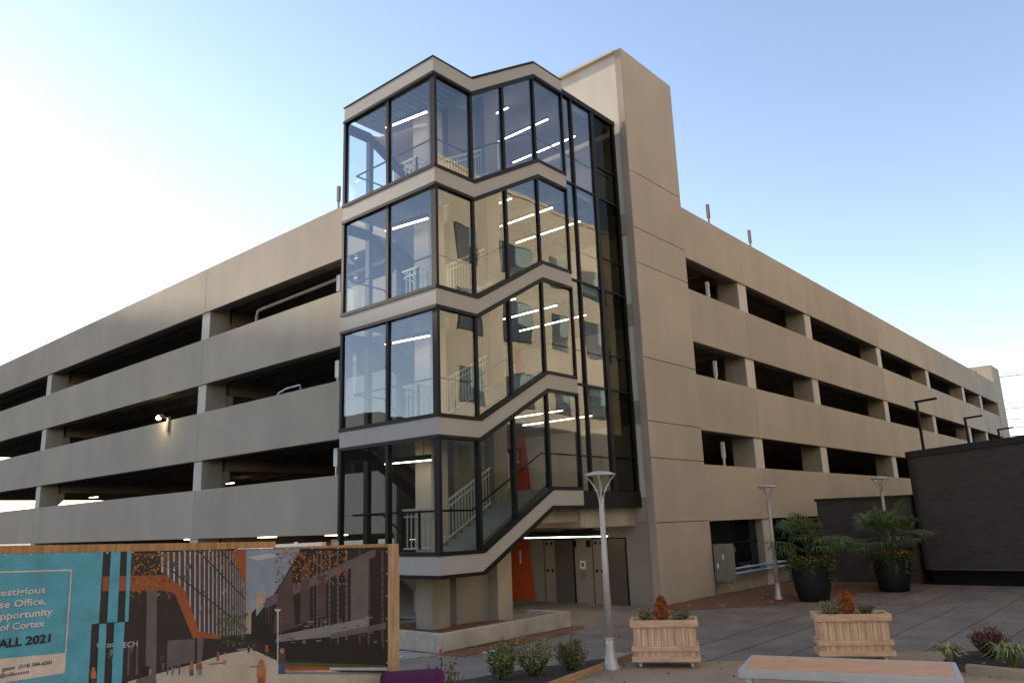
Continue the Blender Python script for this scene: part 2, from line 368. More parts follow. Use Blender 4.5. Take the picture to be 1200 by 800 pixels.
q = MB(); q.box(TX0+.01, TX0+.034, 15.63, 15.82, .82, 1.02); cp = q.build('call_panel', STEEL, e)
part_box('notice', WHITE, cp, TX0+.012, TX0+.034, 15.62, 15.83, 1.08, 1.34)
part_box('notice_mark', flat('red mark', (.35, .03, .03)), cp, TX0+.006, TX0+.0118, 15.68, 15.77, 1.15, 1.27)
for yy in (16.05, 15.46): part_box('hall_lantern', BLACK, e, TX0+.0, TX0+.034, yy-.08, yy+.08, 1.77, 1.99)

# ================================================================== GLASS STAIR TOWER
GY, GX = 13.3, 12.7
XB, XC, XM, XD, XE, XR = 12.7, 14.07, 15.42, 16.88, 18.33, 21.42
YA, YM = 17.02, 15.1
HB = [1.95, 5.14, 8.32, 11.55, 14.69]; HD = [3.47, 6.68, 9.94, 13.16, 16.50]; TH = .42
st = thing('stair_tower', (15, 15, 0), 'tall glass walled stair tower with tan zigzag bands and black frames', 'stair tower')
def zig(dz0, dz1, i, y0, y1, m, name, x1=XE, parent=st):
    b, d = HB[i], HD[i]; q = MB()
    P = [(XB, b+dz1), (XC, b+dz1), (XD, d+dz1), (x1, d+dz1)]; Q = [(XB, b+dz0), (XC+.08, b+dz0), (XD+.08, d+dz0), (x1, d+dz0)]
    for k in range(3):
        q.prism([(P[k][0], y0, P[k][1]), (P[k+1][0], y0, P[k+1][1]), (Q[k+1][0], y0, Q[k+1][1]), (Q[k][0], y0, Q[k][1])], (0, y1-y0, 0))
    return q
for i in range(5):
    b, d = HB[i], HD[i]
    q = zig(-TH, 0, i, GY-.06, GY+.09, FASC, 'fascia_band')
    q.box(GX-.06, GX+.09, GY+.091, YA, b-TH, b); q.box(GX-.06, GX-.001, GY-.06, GY+.09, b-TH, b)
    band = q.build('fascia_band', FASC, st)
    q = MB()
    for z0, z1 in (((.0, .09), (-TH-.085, -TH)) if i < 4 else ((.0, .03), (-TH-.085, -TH))):
        z = zig(z0, z1, i, GY-.085, GY+.06, None, '', XE); n = len(q.v); q.v += z.v; q.f += [tuple(n+k for k in f) for f in z.f]; q.m += z.m
        q.box(GX-.085, GX-.0005, GY-.085, YA+.03, b+z0, b+z1); q.box(GX-.0005, GX+.06, GY+.0605, YA+.03, b+z0, b+z1)
    q.build('edge_trim', BLACK, band)
rnd = random.Random(4)
def pane(a, b, c, d, m=GLASS, name='glass_pane'):
    """Quad pane; a,b bottom, c,d top. Each is set very slightly out of true, as real panes are."""
    q = MB(); nrm = (Vector(b)-Vector(a)).cross(Vector(d)-Vector(a)).normalized()
    ta, tb = rnd.uniform(-.008, .008), rnd.uniform(-.008, .008); tw = [ta, ta, tb, tb]
    q.poly([Vector(p)+nrm*t for p, t in zip((a, b, c, d), tw)]); o = q.build(name, m, st); return o
def zt(x, H, D):
    return H if x <= XC else (D if x >= XD else H+(D-H)*(x-XC)/(XD-XC))
XS = [XB, XC, XM, XD, XE]
for i in range(4):
    for a, b in zip(XS, XS[1:]):
        pane((a, GY, zt(a, HB[i], HD[i])+.05), (b, GY, zt(b, HB[i], HD[i])+.05), (b, GY, zt(b, HB[i+1], HD[i+1])-TH-.05), (a, GY, zt(a, HB[i+1], HD[i+1])-TH-.05))
    for a, b in ((GY, YM), (YM, YA)):
        pane((GX, b, HB[i]+.05), (GX, a, HB[i]+.05), (GX, a, HB[i+1]-TH-.05), (GX, b, HB[i+1]-TH-.05))
    for x in XS:
        z0, z1 = zt(x, HB[i], HD[i])+.06, zt(x, HB[i+1], HD[i+1])-TH-.06; wd = .045 if x != XE else .035
        part_box('mullion', BLACK, st, x-wd, x+wd, GY-.075 if x == XB else GY-.05, GY+.1, z0, z1)
    for y in (YM, YA):
        part_box('mullion', BLACK, st, GX-.05, GX+.1, y-.05, y+.05, HB[i]+.09, HB[i+1]-TH-.085)
    # back wall of the stair: frame follows the return flight
    z0, z1 = HB[i], HB[i+1]; q = MB(); xk = 13.62; sl_ = (HB[i+1]-HD[i])/(XD-XC)
    def bz(x, h): return h if x < xk else h-sl_*(x-xk)
    q.prism([(GX+.1, YA, bz(GX, z1)-.72), (xk, YA, z1-.72), (15.95, YA, bz(15.95, z1)-.72), (15.95, YA, bz(15.95, z1)-.42), (xk, YA, z1-.42), (GX+.1, YA, z1-.42)], (0, .1, 0))
    q.box(xk-.07, xk+.07, YA-.05, YA+.12, z0-.45, z1-.72); q.box(15.85, 15.95, YA, YA+.1, z0-2.0, bz(15.95, z1)-.721)
    q.build('rear_frame', BLACK, st)
    q = MB(); q.prism([(xk, YA+.14, z1-.42), (XC, YA+.14, z1-.42+(.1 if i == 3 else 0)), (15.98, YA+.14, z1-.42+(1.4 if i == 3 else 0)), (15.98, YA+.14, z0-.4), (14.75, YA+.14, z0-.4), (14.75, YA+.14, bz(14.75, z1)-.6)], (0, .12, 0))
    zz = z0-.3
    while zz < z1-.5:
        xl = 14.75 if zz < bz(14.75, z1)-.6 else xk+max(0, (z1-.6-zz)/sl_); q.box(xl+.05, 15.97, YA+.11, YA+.139, zz, zz+.16); zz += .26
    q.build('ribbed_wall', CONC, st)
    pane((GX, YA+.05, z0-.45), (xk, YA+.05, z0-.45), (xk, YA+.05, z1-.5), (GX, YA+.05, z1-.5))
    pane((xk, YA+.05, z0-.45), (15.9, YA+.05, bz(15.9, z0)-.45), (15.9, YA+.05, bz(15.9, z1)-.5), (xk, YA+.05, z1-.5))
# lobby curtain wall right of the bands
CX = [XE+.04, 18.9, 20.1, XR]; CZ = [3.45, 6.58, 9.84, 13.06, 16.1]
for j, (a, b) in enumerate(zip(CX, CX[1:])):
    for za, zb in zip(CZ, CZ[1:]):
        pane((a, GY+.06, za), (b, GY+.06, za), (b, GY+.06, zb), (a, GY+.06, zb), GLASSD if j == 2 else GLASS)
for x, wd in ((CX[1], .04), (CX[2], .09), (XR-.03, .06), (XE+.05, .035)):
    part_box('mullion', BLACK, st, x-wd, x+wd, GY, GY+.14, 3.45, 16.1)
for z in CZ[1:4]:
    for a, b in ((XE+.09, CX[1]-.041), (CX[1]+.041, CX[2]-.091), (CX[2]+.091, XR-.095)): part_box('transom', BLACK, st, a, b, GY+.02, GY+.12, z-.03, z+.03)
for z in (4.55, 7.7, 10.95, 14.2): part_box('transom', BLACK, st, CX[2]+.1, XR-.095, GY+.03, GY+.12, z-.025, z+.025)
part_box('roof_trim', BLACK, st, XE+.01, XR+.04, GY-.02, GY+.16, 16.1, 16.27)
part_box('base_spandrel', BLACK, st, XE+.005, XR+.03, GY-.03, GY+.2, 2.97, 3.448)
# roofs
q = MB(); y0, y1 = GY+.1, YA
def slope_slab(q, xa, za, xb, zb, y0, y1, th):
    q.prism([(xa, y0, za), (xb, y0, zb), (xb, y0, zb-th), (xa, y0, za-th)], (0, y1-y0, 0))
slope_slab(q, GX+.1, 14.6, XC, 14.6, y0, y1, .2); slope_slab(q, XC, 14.6, XD, 16.4, y0, y1, .2); slope_slab(q, XD, 16.4, XE, 16.4, y0, 18.95, .25)
q.box(XE, XR, GY+.2, 18.95, 15.95, 16.2); rf = q.build('roof', FASC, st)
q = MB(); y = y0+.05
while y < y1-.1:
    q.box(GX+.12, XC, y, y+.1, 14.30, 14.395); slope_slab(q, XC, 14.395, XD, 16.195, y, y+.1, .09); y += .22
q.build('ribbed_ceiling', mat('grey deck paint', (.33, .33, .32), var=.05), rf)
# landings, floors, flights
def flight(xa, za, xb, zb, y0, y1, m, name='stair_flight'):
    n = 10; q = MB(); dx = (xb-xa)/n; dz = (zb-za)/n
    for k in range(n):
        x0, x1 = xa+dx*k, xa+dx*(k+1); lo, hi = min(x0, x1), max(x0, x1)
        q.box(lo-(.02 if dx < 0 else 0), hi+(0 if dx < 0 else .02), y0, y1, za+dz*(k+1)-.17, za+dz*(k+1))
    slope_slab(q, xa, za-.02, xb, zb-.12, y0, y1, .22); fl = q.build(name, m, st)
    q = MB()
    for yy in (y0-.03, y1+.005): q.prism([(xa, yy, za+.12), (xb, yy, zb+.12), (xb, yy, zb-.3), (xa, yy, za-.3)], (0, .025, 0))
    q.build('stringer', GREYP, fl); return fl
def railing(pts, name='railing', pick=.13, m=WHITE):
    q = MB()
    for a, b in zip(pts, pts[1:]):
        a, b = Vector(a), Vector(b); L = (b-a).length; up = Vector((0, 0, 1))
        q.bar(a+up*1.07, b+up*1.07, .05, .05); q.bar(a+up*.12, b+up*.12, .04, .04); q.bar(a+up*.9, b+up*.9, .03, .03)
        n = max(1, int(L/pick))
        for k in range(n+1):
            p = a+(b-a)*k/n; wd = .045 if k in (0, n) else .02
            q.box(p.x-wd/2, p.x+wd/2, p.y-wd/2, p.y+wd/2, p.z+.1, p.z+1.06)
    return q.build(name, m, st)
def handrail(pts, m=BLACK):
    q = MB(); q.tube(pts, .025, 8); return q.build('handrail', m, st)
FI, BI = 14.72, 15.45      # inner edges of front and back flights
for i in range(4):
    b, d = HB[i]+.02, HD[i]+.02
    q = MB(); q.box(GX+.12, XC, GY+.12, YA-.06, b-.28, b); q.build('half_landing', STEP, st)
    flight(XC, b, XD, d, GY+.16, FI, STEP)
    q = MB(); q.box(XD, TX0-.002, GY+.2, 18.98, d-.35, d); q.build('floor_landing', STEP, st)
    railing([(XC-.05, FI+.07, b), (XD, FI+.07, d)]); railing([(XC-.06, FI+.07, b), (13.45, FI+.07, b), (13.45, BI-.05, b), (XC-.06, BI-.05, b)])
    railing([(XD, BI-.08, d), (XC-.05, BI-.08, HB[i+1] if i < 3 else HB[4]-.1)]) if i < 3 else railing([(XD+.05, FI+.1, d), (XD+.05, 16.9, d)])
    if i < 3: flight(XD, d, XC, HB[i+1]+.02, BI, 16.9, STEP)
    handrail([(GX+.25, YA-.2, b+1), (GX+.25, GY+.25, b+1), (XC, GY+.25, b+1), (XD, GY+.25, d+1), (XE, GY+.25, d+1), (XR-.1, GY+.3, d+1)])
    handrail([(GX+.25, YA-.2, b+1), (XC-.1, YA-.2, b+1), (XD-.8, YA-.2, b-.6)])
    # conduit band across the lobby ceiling
flight(XD, .0, XC, HB[0]+.02, BI, 16.9, STEP); railing([(XD, BI-.06, 0), (XC-.05, BI-.06, HB[0])], m=BLACK)
part_box('corner_column', CONC, st, 13.82, 14.42, 14.74, 15.34, 0, 1.6); part_box('corner_column', CONCL, st, 13.82, 14.42, 14.74, 15.34, 1.601, 14.35)  # soffit shade below and interior light above are put into this column's two tones
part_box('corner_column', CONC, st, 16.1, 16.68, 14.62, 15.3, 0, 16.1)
part_box('core_wall', COREW, st, 14.86, 16.098, 14.95, 15.2, 0, 15.0)
part_box('rear_lobby_wall', COREW, st, 17.2, TX0, 19.0, 19.2, 0, 16.2)
part_box('cross_beam', CONC, st, 18.55, 18.72, GY+.25, 18.9, 2.45, 3.1)
part_box('cross_beam', CONC, st, 18.73, TX0-.01, GY+.25, GY+.75, 2.42, 3.1)
part_box('cross_beam', CONC, st, XD, 18.54, GY+.35, GY+.6, 2.6, 3.1)
# orange number panels on the lobby end wall
def text_mesh(mb, s, size, place, slot, bold=.0, align='RIGHT', width=None, sub=None):
    def mk(t):
        cu = bpy.data.curves.new('tmp', 'FONT'); cu.body = t; cu.size = size; cu.align_x = align; cu.offset = bold; cu.resolution_u = 3
        o = bpy.data.objects.new('tmp', cu); col.objects.link(o); dg = bpy.context.evaluated_depsgraph_get()
        me = bpy.data.meshes.new_from_object(o.evaluated_get(dg)); vs = [v.co.copy() for v in me.vertices]; fs = [tuple(p.vertices) for p in me.polygons]
        bpy.data.objects.remove(o); bpy.data.curves.remove(cu); bpy.data.meshes.remove(me); return vs, fs
    vs, fs = mk(s); k = 1
    if width:
        v2, _ = mk(sub or s); k = width/(max(v.x for v in v2)-min(v.x for v in v2))
    n = len(mb.v); mb.v += [place(v.x*k, v.y) for v in vs]; c = mb.cur; mb.cur = slot
    for f in fs: mb.face([n+i for i in f])
    mb.cur = c
NUMW = flat('numeral white', (.62, .6, .57))
for i in range(5):
    z = 0 if i == 0 else HD[i-1]+.02
    q = MB(); q.prism([(TX0+.03, 18.95, z+.01), (TX0+.03, 17.78, z+.01), (TX0+.03, 18.06, z+2.35), (TX0+.03, 18.95, z+2.35)], (-.015, 0, 0))
    pn = q.build('number_panel', ORANGE, st)
    q = MB(); text_mesh(q, str(i+1), .62, lambda x, y, z=z: (TX0+.012, 18.42-x, z+1.25+y), 0, .008, 'CENTER'); q.build('numeral', NUMW, pn)

# linear lights in the stair tower
def strip_light(c, ang, L, label, grp, hang=.35, wd=.07, deep=.13):
    t = thing('strip_light', c, label, 'light', grp)
    dx, dy = -math.sin(ang)*L/2, math.cos(ang)*L/2; c = Vector(c); a = c+Vector((-dx, -dy, 0)); b = c+Vector((dx, dy, 0))
    q = MB(); q.bar(a, b, wd, deep); q.build('housing', BLACK, t)
    q = MB(); dn = Vector((0, 0, -deep/2-.012)); q.bar(a+dn, b+dn, wd*.8, .022); q.build('diffuser', LAMPW, t)
    q = MB()
    for f in (.15, .85):
        p = a+(b-a)*f; q.tube([p+Vector((0, 0, deep/2)), p+Vector((0, 0, deep/2+hang))], .008, 5)
    q.build('hanger', BLACK, t)
    return t
ORD = ['lowest', 'second lowest', 'second highest', 'topmost']
for i in range(4):
    zc = HB[i+1]-TH-.42
    strip_light((13.25, 15.0, zc), R(8), 1.5, 'lit strip light over the %s half landing behind the left glass' % ORD[i], 'strip lights in the glass stair tower')
    zd = HD[i+1]-.75 if i < 3 else 15.5
    for k, (x, yy, L) in enumerate(((17.0, 15.2, 1.6), (18.4, 15.3, 2.8), (19.9, 15.3, 2.8))):
        strip_light((x, yy, zd-.04*k), 0, L, 'lit strip light in the %s glazed lobby, %s row from the stair' % (ORD[i], ('first', 'second', 'third')[k]), 'strip lights in the glass stair tower', .25, .06, .07)
strip_light((18.05, 14.2, 2.28), R(3), 3.6, 'long lit strip light under the concrete beam before the elevators', 'strip lights at ground level', .1, .1, .16)
strip_light((20.2, 14.9, 2.33), R(90), 1.6, 'short strip light close to the elevator doors', 'strip lights at ground level', .05, .08, .06)

# low retaining wall round the stair base
q = MB(); q.box(12.05, 16.6, 12.6, 12.78, 0, .39); q.box(12.05, 12.23, 12.781, 17.5, 0, .39); q.box(16.42, 16.6, 12.781, 13.9, 0, .39)
one('low_wall', q, mat('rough concrete', (.40, .34, .26), rough=.95, var=.22, scale=2.2, bump=.35, bscale=25, fine=.12), 'low concrete retaining wall around the stair tower base', 'wall', bevel=.012)
mound('gravel_fill', [(12.24, 12.79), (16.4, 12.79), (16.4, 14.55), (16.0, 14.9), (14.3, 17.2), (12.24, 17.4)], .13, GRAVEL, 'orange gravel inside the low wall under the stair', 'gravel')

# ================================================================== NEIGHBOUR BUILDINGS
def office(name, x0, x1, y0, y1, h, face, label, rows, wallm, wx, ww):
    t = thing(name, ((x0+x1)/2, (y0+y1)/2, 0), label, 'building')
    part_box('wall', wallm, t, x0, x1, y0, y1, 0, h); part_box('roof_coping', wallm, t, x0-.1, x1+.1, y0-.1, y1+.1, h-.001, h+.25)
    for a, b in rows:
        x = x0+1.2; k = 0
        while x+ww < x1:
            wd = ww if k % 2 == 0 else ww*.65
            o = part_box('window', BLACK, t, x, x+wd, y1, y1+.06, a, b)
            part_box('pane', WINGL, o, x+.07, x+wd*.5-.04, y1+.06, y1+.075, a+.07, b-.07); part_box('blind', WINBL, o, x+wd*.5+.04, x+wd-.07, y1+.06, y1+.075, a+(b-a)*.42, b-.07)
            part_box('pane', WINGL, o, x+wd*.5+.04, x+wd-.07, y1+.06, y1+.075, a+.07, a+(b-a)*.42-.04)
            x += wd+wx; k += 1
    return t
WINGL = flat('window glass', (.03, .045, .055), .05, 0, .8); WINBL = flat('window blind', (.22, .30, .29), .4)
BROWNW = panel_mat('brown brick', (.12, .08, .06))
OFFW = panel_mat('sunlit stucco', (.44, .375, .28))
office('office_building', 8, 66, -24, -8, 26.4, 1, 'beige office building mirrored in the stair tower glass', [(20.0, 22.5), (15.1, 18.0), (10.3, 12.7), (5.2, 7.6)], OFFW, 2.3, 3.3)
t = thing('added_shade_tower', (-10, 265, 0), 'unseen tall brown block added to shade the plaza and left facade', 'building')  # unseen block, added and sized to shade the plaza and lower left facade
part_box('wall', BROWNW, t, -60, 26, 250, 280, 0, 62); part_box('roof_coping', BROWNW, t, -60.2, 26.2, 249.8, 280.2, 62.001, 62.6)
t = thing('neighbour_building', (-30, 52, 0), 'low brown building across the side street', 'building')
part_box('wall', BROWNW, t, -62, -12, 46, 60, 0, 11.0); part_box('roof_coping', BROWNW, t, -62.1, -11.9, 45.9, 60.1, 11.001, 11.2)
# dark block building on the right
t = thing('dark_brick_building', (40, 4, 0), 'low dark brown block walled building at the plaza edge', 'building')
q = MB(); q.box(31.3, 40, 8.0, 11.4, 0, 3.02); q.build('low_wall', DKBR, t)
part_box('coping', DKCAP, t, 31.24, 40.06, 8.0, 11.46, 3.021, 3.13)
def arcp(x0, y0, r, z): return [(x0+r-r*math.cos(a), y0-r+r*math.sin(a), z) for a in [k*PI/12 for k in range(7)]]
top = lambda y: 4.42+(7.95-y)*.066
q = MB(); base = arcp(31.3, 7.96, .35, .5)+[(60, 7.96, .5), (60, -7.5, .5), (31.3, -7.5, .5)]
n = len(base); q.v += base+[(x, y, top(y)) for x, y, z in base]; q.face(reversed(range(n))); q.face(range(n, 2*n))
for i in range(n): j = (i+1) % n; q.face([i, j, n+j, n+i])
q.build('tall_wall', DKBR, t)
q = MB(); base2 = [(x-.05 if x < 59 else x, y+(.05 if y > 0 else 0), top(y)+.003) for x, y, z in base]
q.v += base2+[(x, y, z+.24) for x, y, z in base2]; q.face(reversed(range(n))); q.face(range(n, 2*n))
for i in range(n): j = (i+1) % n; q.face([i, j, n+j, n+i])
q.build('coping', DKCAP, t)
q = MB(); q.box(31.6, 59.9, -7.4, 7.7, 0, .498); q.build('plinth', UNDERSHADE, t)  # near-black plinth: shade under the overhanging wall painted into its colour
q = MB(); q.box(31.1, 31.6, -7.3, 7.6, .5, .56); q.build('ledge', mat('ledge metal', (.07, .06, .055), var=.1, rough=.5), t)

# ================================================================== SMALL THINGS ON THE GARAGE
SIGNP = mat('weathered sign', (.22, .19, .18), var=.1)
def sign_post(p, h, label, pw=.06):
    t = thing('sign_post', p, label, 'sign post', 'narrow posts with blank white signs')
    q = MB(); q.box(p[0]-.03, p[0]+.03, p[1]-.03, p[1]+.03, p[2], p[2]+h); q.build('post', SIGNP if p[2] > 12 else WHITE, t)
    for sx in (-1, 1): part_box('sign_plate', SIGNP if p[2] > 12 else WHITE, t, p[0]+sx*.042-.01, p[0]+sx*.042+.01, p[1]-pw, p[1]+pw, p[2]+h-.62, p[2]+h)
F2 = [z0+.925 for z0, z1 in ROWS]
sign_post((28.7, 13.5, F2[3]), 2.45, 'narrow white sign post on the roof nearest the elevator tower')
sign_post((32.75, 13.5, F2[3]), 2.4, 'narrow white sign post on the roof, second from the elevator tower')
for k, nm in ((2, 'top'), (1, 'middle'), (0, 'lowest')): sign_post((27.65, 13.35, F2[k]), 12.02-12.0+ (1.95), 'narrow white sign post in the %s opening beside the elevator tower' % nm)
sign_post((16.5, 22.5, F2[3]), 2.3, 'narrow white sign post on the roof behind the left parapet')
for k, nm in ((2, 'top'), (1, 'middle'), (0, 'lowest')): sign_post((16.6, 22.5, F2[k]), 2.0, 'white sign post in the %s left opening at the stair tower edge' % nm, .11)
# garage ceiling lights
for k, (p, lab) in enumerate([((24.1, 43.2, 5.5), 'lit ceiling lamp deep in the lowest left deck, nearest the stair tower'), ((23.2, 60.2, 5.5), 'lit ceiling lamp deep in the lowest left deck, farthest from the stair tower'),
        ((18.2, 29.3, 2.43), 'lit ceiling lamp peeking under the lowest left panel, above the middle of the fence'), ((18.2, 35.6, 2.43), 'lit ceiling lamp under the lowest left panel, left of the column foot'), ((18.2, 24.6, 2.43), 'lit ceiling lamp under the lowest left panel beside the stair tower')]):
    t = thing('ceiling_lamp', p, lab, 'light', 'lit ceiling lamps in the garage')
    q = MB(); q.box(p[0]-.1, p[0]+.1, p[1]-.6, p[1]+.6, p[2], p[2]+.1); q.build('housing', WHITE, t)
    q = MB(); q.box(p[0]-.09, p[0]+.09, p[1]-.58, p[1]+.58, p[2]-.03, p[2]-.002); q.build('diffuser', LAMPW, t)
# floodlight on the left facade
t = thing('flood_light', (15.9, 34.0, 7.2), 'glowing flood lamp on a bracket atop the left facade panel', 'light')
part_box('bracket', GREYP, t, 15.9, 15.999, 33.85, 34.05, 7.1, 7.75); q = MB(); q.bar((15.95, 34.0, 7.7), (15.72, 34.1, 7.78), .06, .06); q.build('arm', GREYP, t)
q = MB(); q.lathe([(.02, -.12), (.1, -.08), (.13, .04), (.13, .06)], (15.7, 34.15, 7.8), 14); q.build('hood', GREYP, t)
q = MB(); q.lathe([(.02, -.1), (.09, -.06), (.1, 0), (.07, .06), (.02, .09)], (15.62, 34.2, 7.72), 14); q.build('bulb', LAMPF, t, True)
# pipe under the top deck
q = MB(); q.tube([(17, 28.75, 11.2), (17, 28.75, 11.55), (17, 28.7, 11.68), (17, 28.6, 11.74), (17, 28.4, 11.75), (17, 22, 11.85), (17, 17.5, 11.9)], .07, 10)
one('drain_pipe', q, mat('pale pipe', (.5, .47, .43), var=.1), 'pale drain pipe with an elbow under the top left deck', 'pipe', smooth=True)
q = MB(); q.tube([(16.3, 26.0, 7.55), (16.3, 25.8, 7.75), (16.3, 25.3, 7.86), (16.3, 24.4, 7.88), (16.3, 24.3, 7.55)], .03, 8)
one('bent_conduit', q, WHITE, 'white bent conduit looping over the third tier left panel', 'conduit', smooth=True)
# electrical cabinet and pipes
t = thing('electrical_cabinet', (25.3, 12.6, .46), 'grey electrical cabinet on the wall beside the elevator tower', 'electrical cabinet')
part_box('cabinet_box', GREYP, t, 25.1, 25.62, 12.32, 12.84, .46, 1.68, bevel=.01)
q = MB(); q.box(25.085, 25.0995, 12.38, 12.8, .52, 1.62); dr = q.build('door', GREYP, t)
q = MB(); q.box(25.07, 25.0845, 12.45, 12.5, 1.2, 1.36); q.box(25.07, 25.0845, 12.66, 12.72, .9, 1.06); q.build('door_label', WHITE, dr)
q = MB(); q.box(25.06, 25.0845, 12.42, 12.46, .98, 1.06); q.build('handle', STEEL, dr)
part_box('meter_box', GREYP, t, 25.625, 25.9, 12.45, 12.8, 1.15, 1.66, bevel=.01)
q = MB(); q.tube([(25.76, 12.45, 1.48), (25.76, 12.36, 1.48)], .09, 14); q.build('meter', STEEL, t)
q = MB(); q.tube([(25.8, 12.6, 1.15), (25.8, 12.6, .4), (25.76, 12.58, .26), (25.66, 12.55, .2), (25.5, 12.5, .2), (25.42, 12.5, .28), (25.4, 12.5, .46)], .022, 8); q.build('conduit', ALU, t, True)
for zz, nm in ((.80, 'upper'), (.63, 'lower')):
    q = MB(); q.tube([(25.625, 12.7, zz), (31.2, 12.7, zz)], .045, 10)
    for x in (26.2, 27.6, 29, 30.4): q.box(x-.02, x+.02, 12.69, 13.0, zz-.06, zz+.06)
    one('wall_pipe', q, mat('blue grey pipe ' + nm, (.33, .37, .45), rough=.35, metal=.5, var=.1), '%s of two blue grey pipes running along the garage wall' % nm, 'pipe', 'pipes along the garage wall', smooth=True)
# downpipe-like fittings at the tower joint
q = MB(); q.tube([(21.44, 13.2, 0), (21.44, 13.2, 2.5)], .03, 8)

# ================================================================== STREET LAMPS
def make_lamp():
    t = thing('street_lamp', (0, 0, 0), '', 'street lamp', 'plaza lamps with disc heads')
    q = MB(); q.lathe([(.17, 0), (.165, .03), (.12, .12), (.09, .25), (.075, .42), (.072, .52)], n=20); q.build('base', ALU, t, True)
    q = MB(); q.lathe([(.085, .52), (.085, .545)], n=20); q.build('collar', ALU, t)
    q = MB(); q.lathe([(.066, .54), (.058, 1.8), (.05, 2.95), (.052, 3.02)], n=16); q.build('pole', ALU, t, True)
    for k in range(4):
        a = k*PI/2+.5; q = MB(); c, s = math.cos(a), math.sin(a)
        q.tube([(c*rr, s*rr, z) for rr, z in ((.02, 2.9), (.035, 3.03), (.075, 3.16), (.13, 3.27), (.2, 3.37), (.265, 3.44))], [.026, .025, .021, .018, .015, .014], 7); q.build('arm', ALU, t, True)
    q = MB(); q.lathe([(.02, 3.44), (.26, 3.445), (.295, 3.45), (.29, 3.475), (.2, 3.51), (.1, 3.53), (.015, 3.54)], n=32); q.build('head', ALU, t, True)
    return t
lp = make_lamp(); lp.location = (12.4, 8.55, 0); lp['label'] = 'tall steel plaza lamp with disc head nearest the stair tower'
copy_tree(lp, (24.22, 10.32, 0), .4, 'disc headed plaza lamp standing in the gravel beside a palm pot')
copy_tree(lp, (29.55, 8.43, 0), 1.1, 'disc headed plaza lamp rising behind the farther palm pot', 1.07)
def lot_lamp(x, label):
    t = thing('parking_lot_lamp', (x, 10.34, 0), label, 'lamp post', 'dark lamp posts behind the dark building')
    q = MB(); q.tube([(x, 10.34, 0), (x, 10.34, 8)], .075, 8); q.build('pole', BLACK, t)
    q = MB(); q.bar((x, 10.42, 8.05), (x, 9.35, 8.12), .22, .1); q.build('head', BLACK, t)
lot_lamp(44.4, 'dark lamp post with a flat arm, nearest over the dark building roof'); lot_lamp(55.7, 'dark lamp post with a flat arm, middle of the row'); lot_lamp(66.6, 'dark lamp post with a flat arm, farthest along the garage')
for k, (y, z) in enumerate([(20, 42), (6, 30), (4, 26), (2, 23), (0, 20)]):
    q = MB(); q.tube([(330, y-80, z+8), (330, y-40, z+6.5), (330, y, z+6), (330, y+60, z+7)], .12, 5)
    one('power_line', q, BLACK, 'thin power line crossing the sky beyond the garage end', 'power line', 'power lines beyond the garage')

# ================================================================== PLANTS
def rv(r): 
    while True:
        v = Vector((r.uniform(-1, 1), r.uniform(-1, 1), r.uniform(-1, 1)))
        if .05 < v.length < 1: return v.normalized()
def leaf(q, p, d, L, W, r, droop=0):
    d = d.normalized(); s = d.cross(rv(r)); s = s.normalized()*W/2; m = p+d*L*.5; e_ = p+d*L+Vector((0, 0, -droop))
    q.poly([p, m+s, e_, m-s])
def bush(name, loc, label, cat, h, wd, mats, seed, twigs=34, leaves=46, ls=.06, group=None, up=.5):
    r = random.Random(seed); t = thing(name, loc, label, cat, group); o = Vector(loc); q = MB(); s = MB()
    for k in range(twigs):
        a = r.uniform(0, 2*PI); rad = wd/2*math.sqrt(r.random()); hh = h*r.uniform(.62, 1.0)*(1-.35*(rad/(wd/2))**2)
        tip = o+Vector((math.cos(a)*rad, math.sin(a)*rad, hh)); b0 = o+Vector((math.cos(a)*rad*.12, math.sin(a)*rad*.12, 0))
        mid = (b0+tip)/2+Vector((math.cos(a), math.sin(a), 0))*rad*.2
        s.tube([b0, mid, tip], [.008, .006, .003], 4, False)
        for j in range(leaves):
            f = r.uniform(.22, 1.05); p = (b0*(1-f)+mid*f if False else (b0*(1-f)**2+mid*2*f*(1-f)+tip*f*f)) if f <= 1 else tip
            d = rv(r)+Vector((math.cos(a)*.4, math.sin(a)*.4, up)); q.cur = min(len(mats)-1, int(r.random()*len(mats)*(.55+.6*f)))
            leaf(q, p+rv(r)*ls*.7, d, ls*r.uniform(.7, 1.4), ls*r.uniform(.3, .45), r)
    q.build('foliage', mats, t); s.build('stem', BARK, t); return t
BARK = flat('bark', (.06, .04, .025), .9)
def lm(name, c):
    m = mat(name, c, rough=.6, var=.25, scale=9); return m
GR1, GR2, GR3 = lm('leaf deep green', (.05, .075, .02)), lm('leaf green', (.11, .13, .035)), lm('leaf yellow green', (.26, .22, .05))
RD1, RD2 = lm('leaf bronze', (.15, .055, .03)), lm('leaf red', (.22, .035, .03))
RU1, RU2, RU3 = lm('rust brown', (.32, .095, .025)), lm('rust orange', (.55, .18, .05)), lm('rust dark', (.13, .04, .015))
bush('nandina_shrub', (10.46, 9.44, .05), 'small bushy green shrub, leftmost of three beside the lamp', 'shrub', .62, .6, [GR1, GR2, GR2, GR3], 1, group='small shrubs in the mulch bed')
bush('nandina_shrub', (10.95, 9.15, .05), 'small green shrub with yellow tips, tallest in the mulch bed', 'shrub', .72, .66, [GR1, GR2, GR3, GR3], 2, 30, 36, group='small shrubs in the mulch bed')
bush('nandina_shrub', (11.75, 8.95, .05), 'small rounded shrub nearest the foot of the tall lamp', 'shrub', .6, .62, [GR1, GR2, GR3, RD1], 3, group='small shrubs in the mulch bed')
bush('nandina_shrub', (8.75, 9.15, .05), 'sparse bronze red shrub beside the purple chair', 'shrub', .66, .55, [GR1, RD1, RD1, GR3], 4, 20, 24, group='small shrubs in the mulch bed')
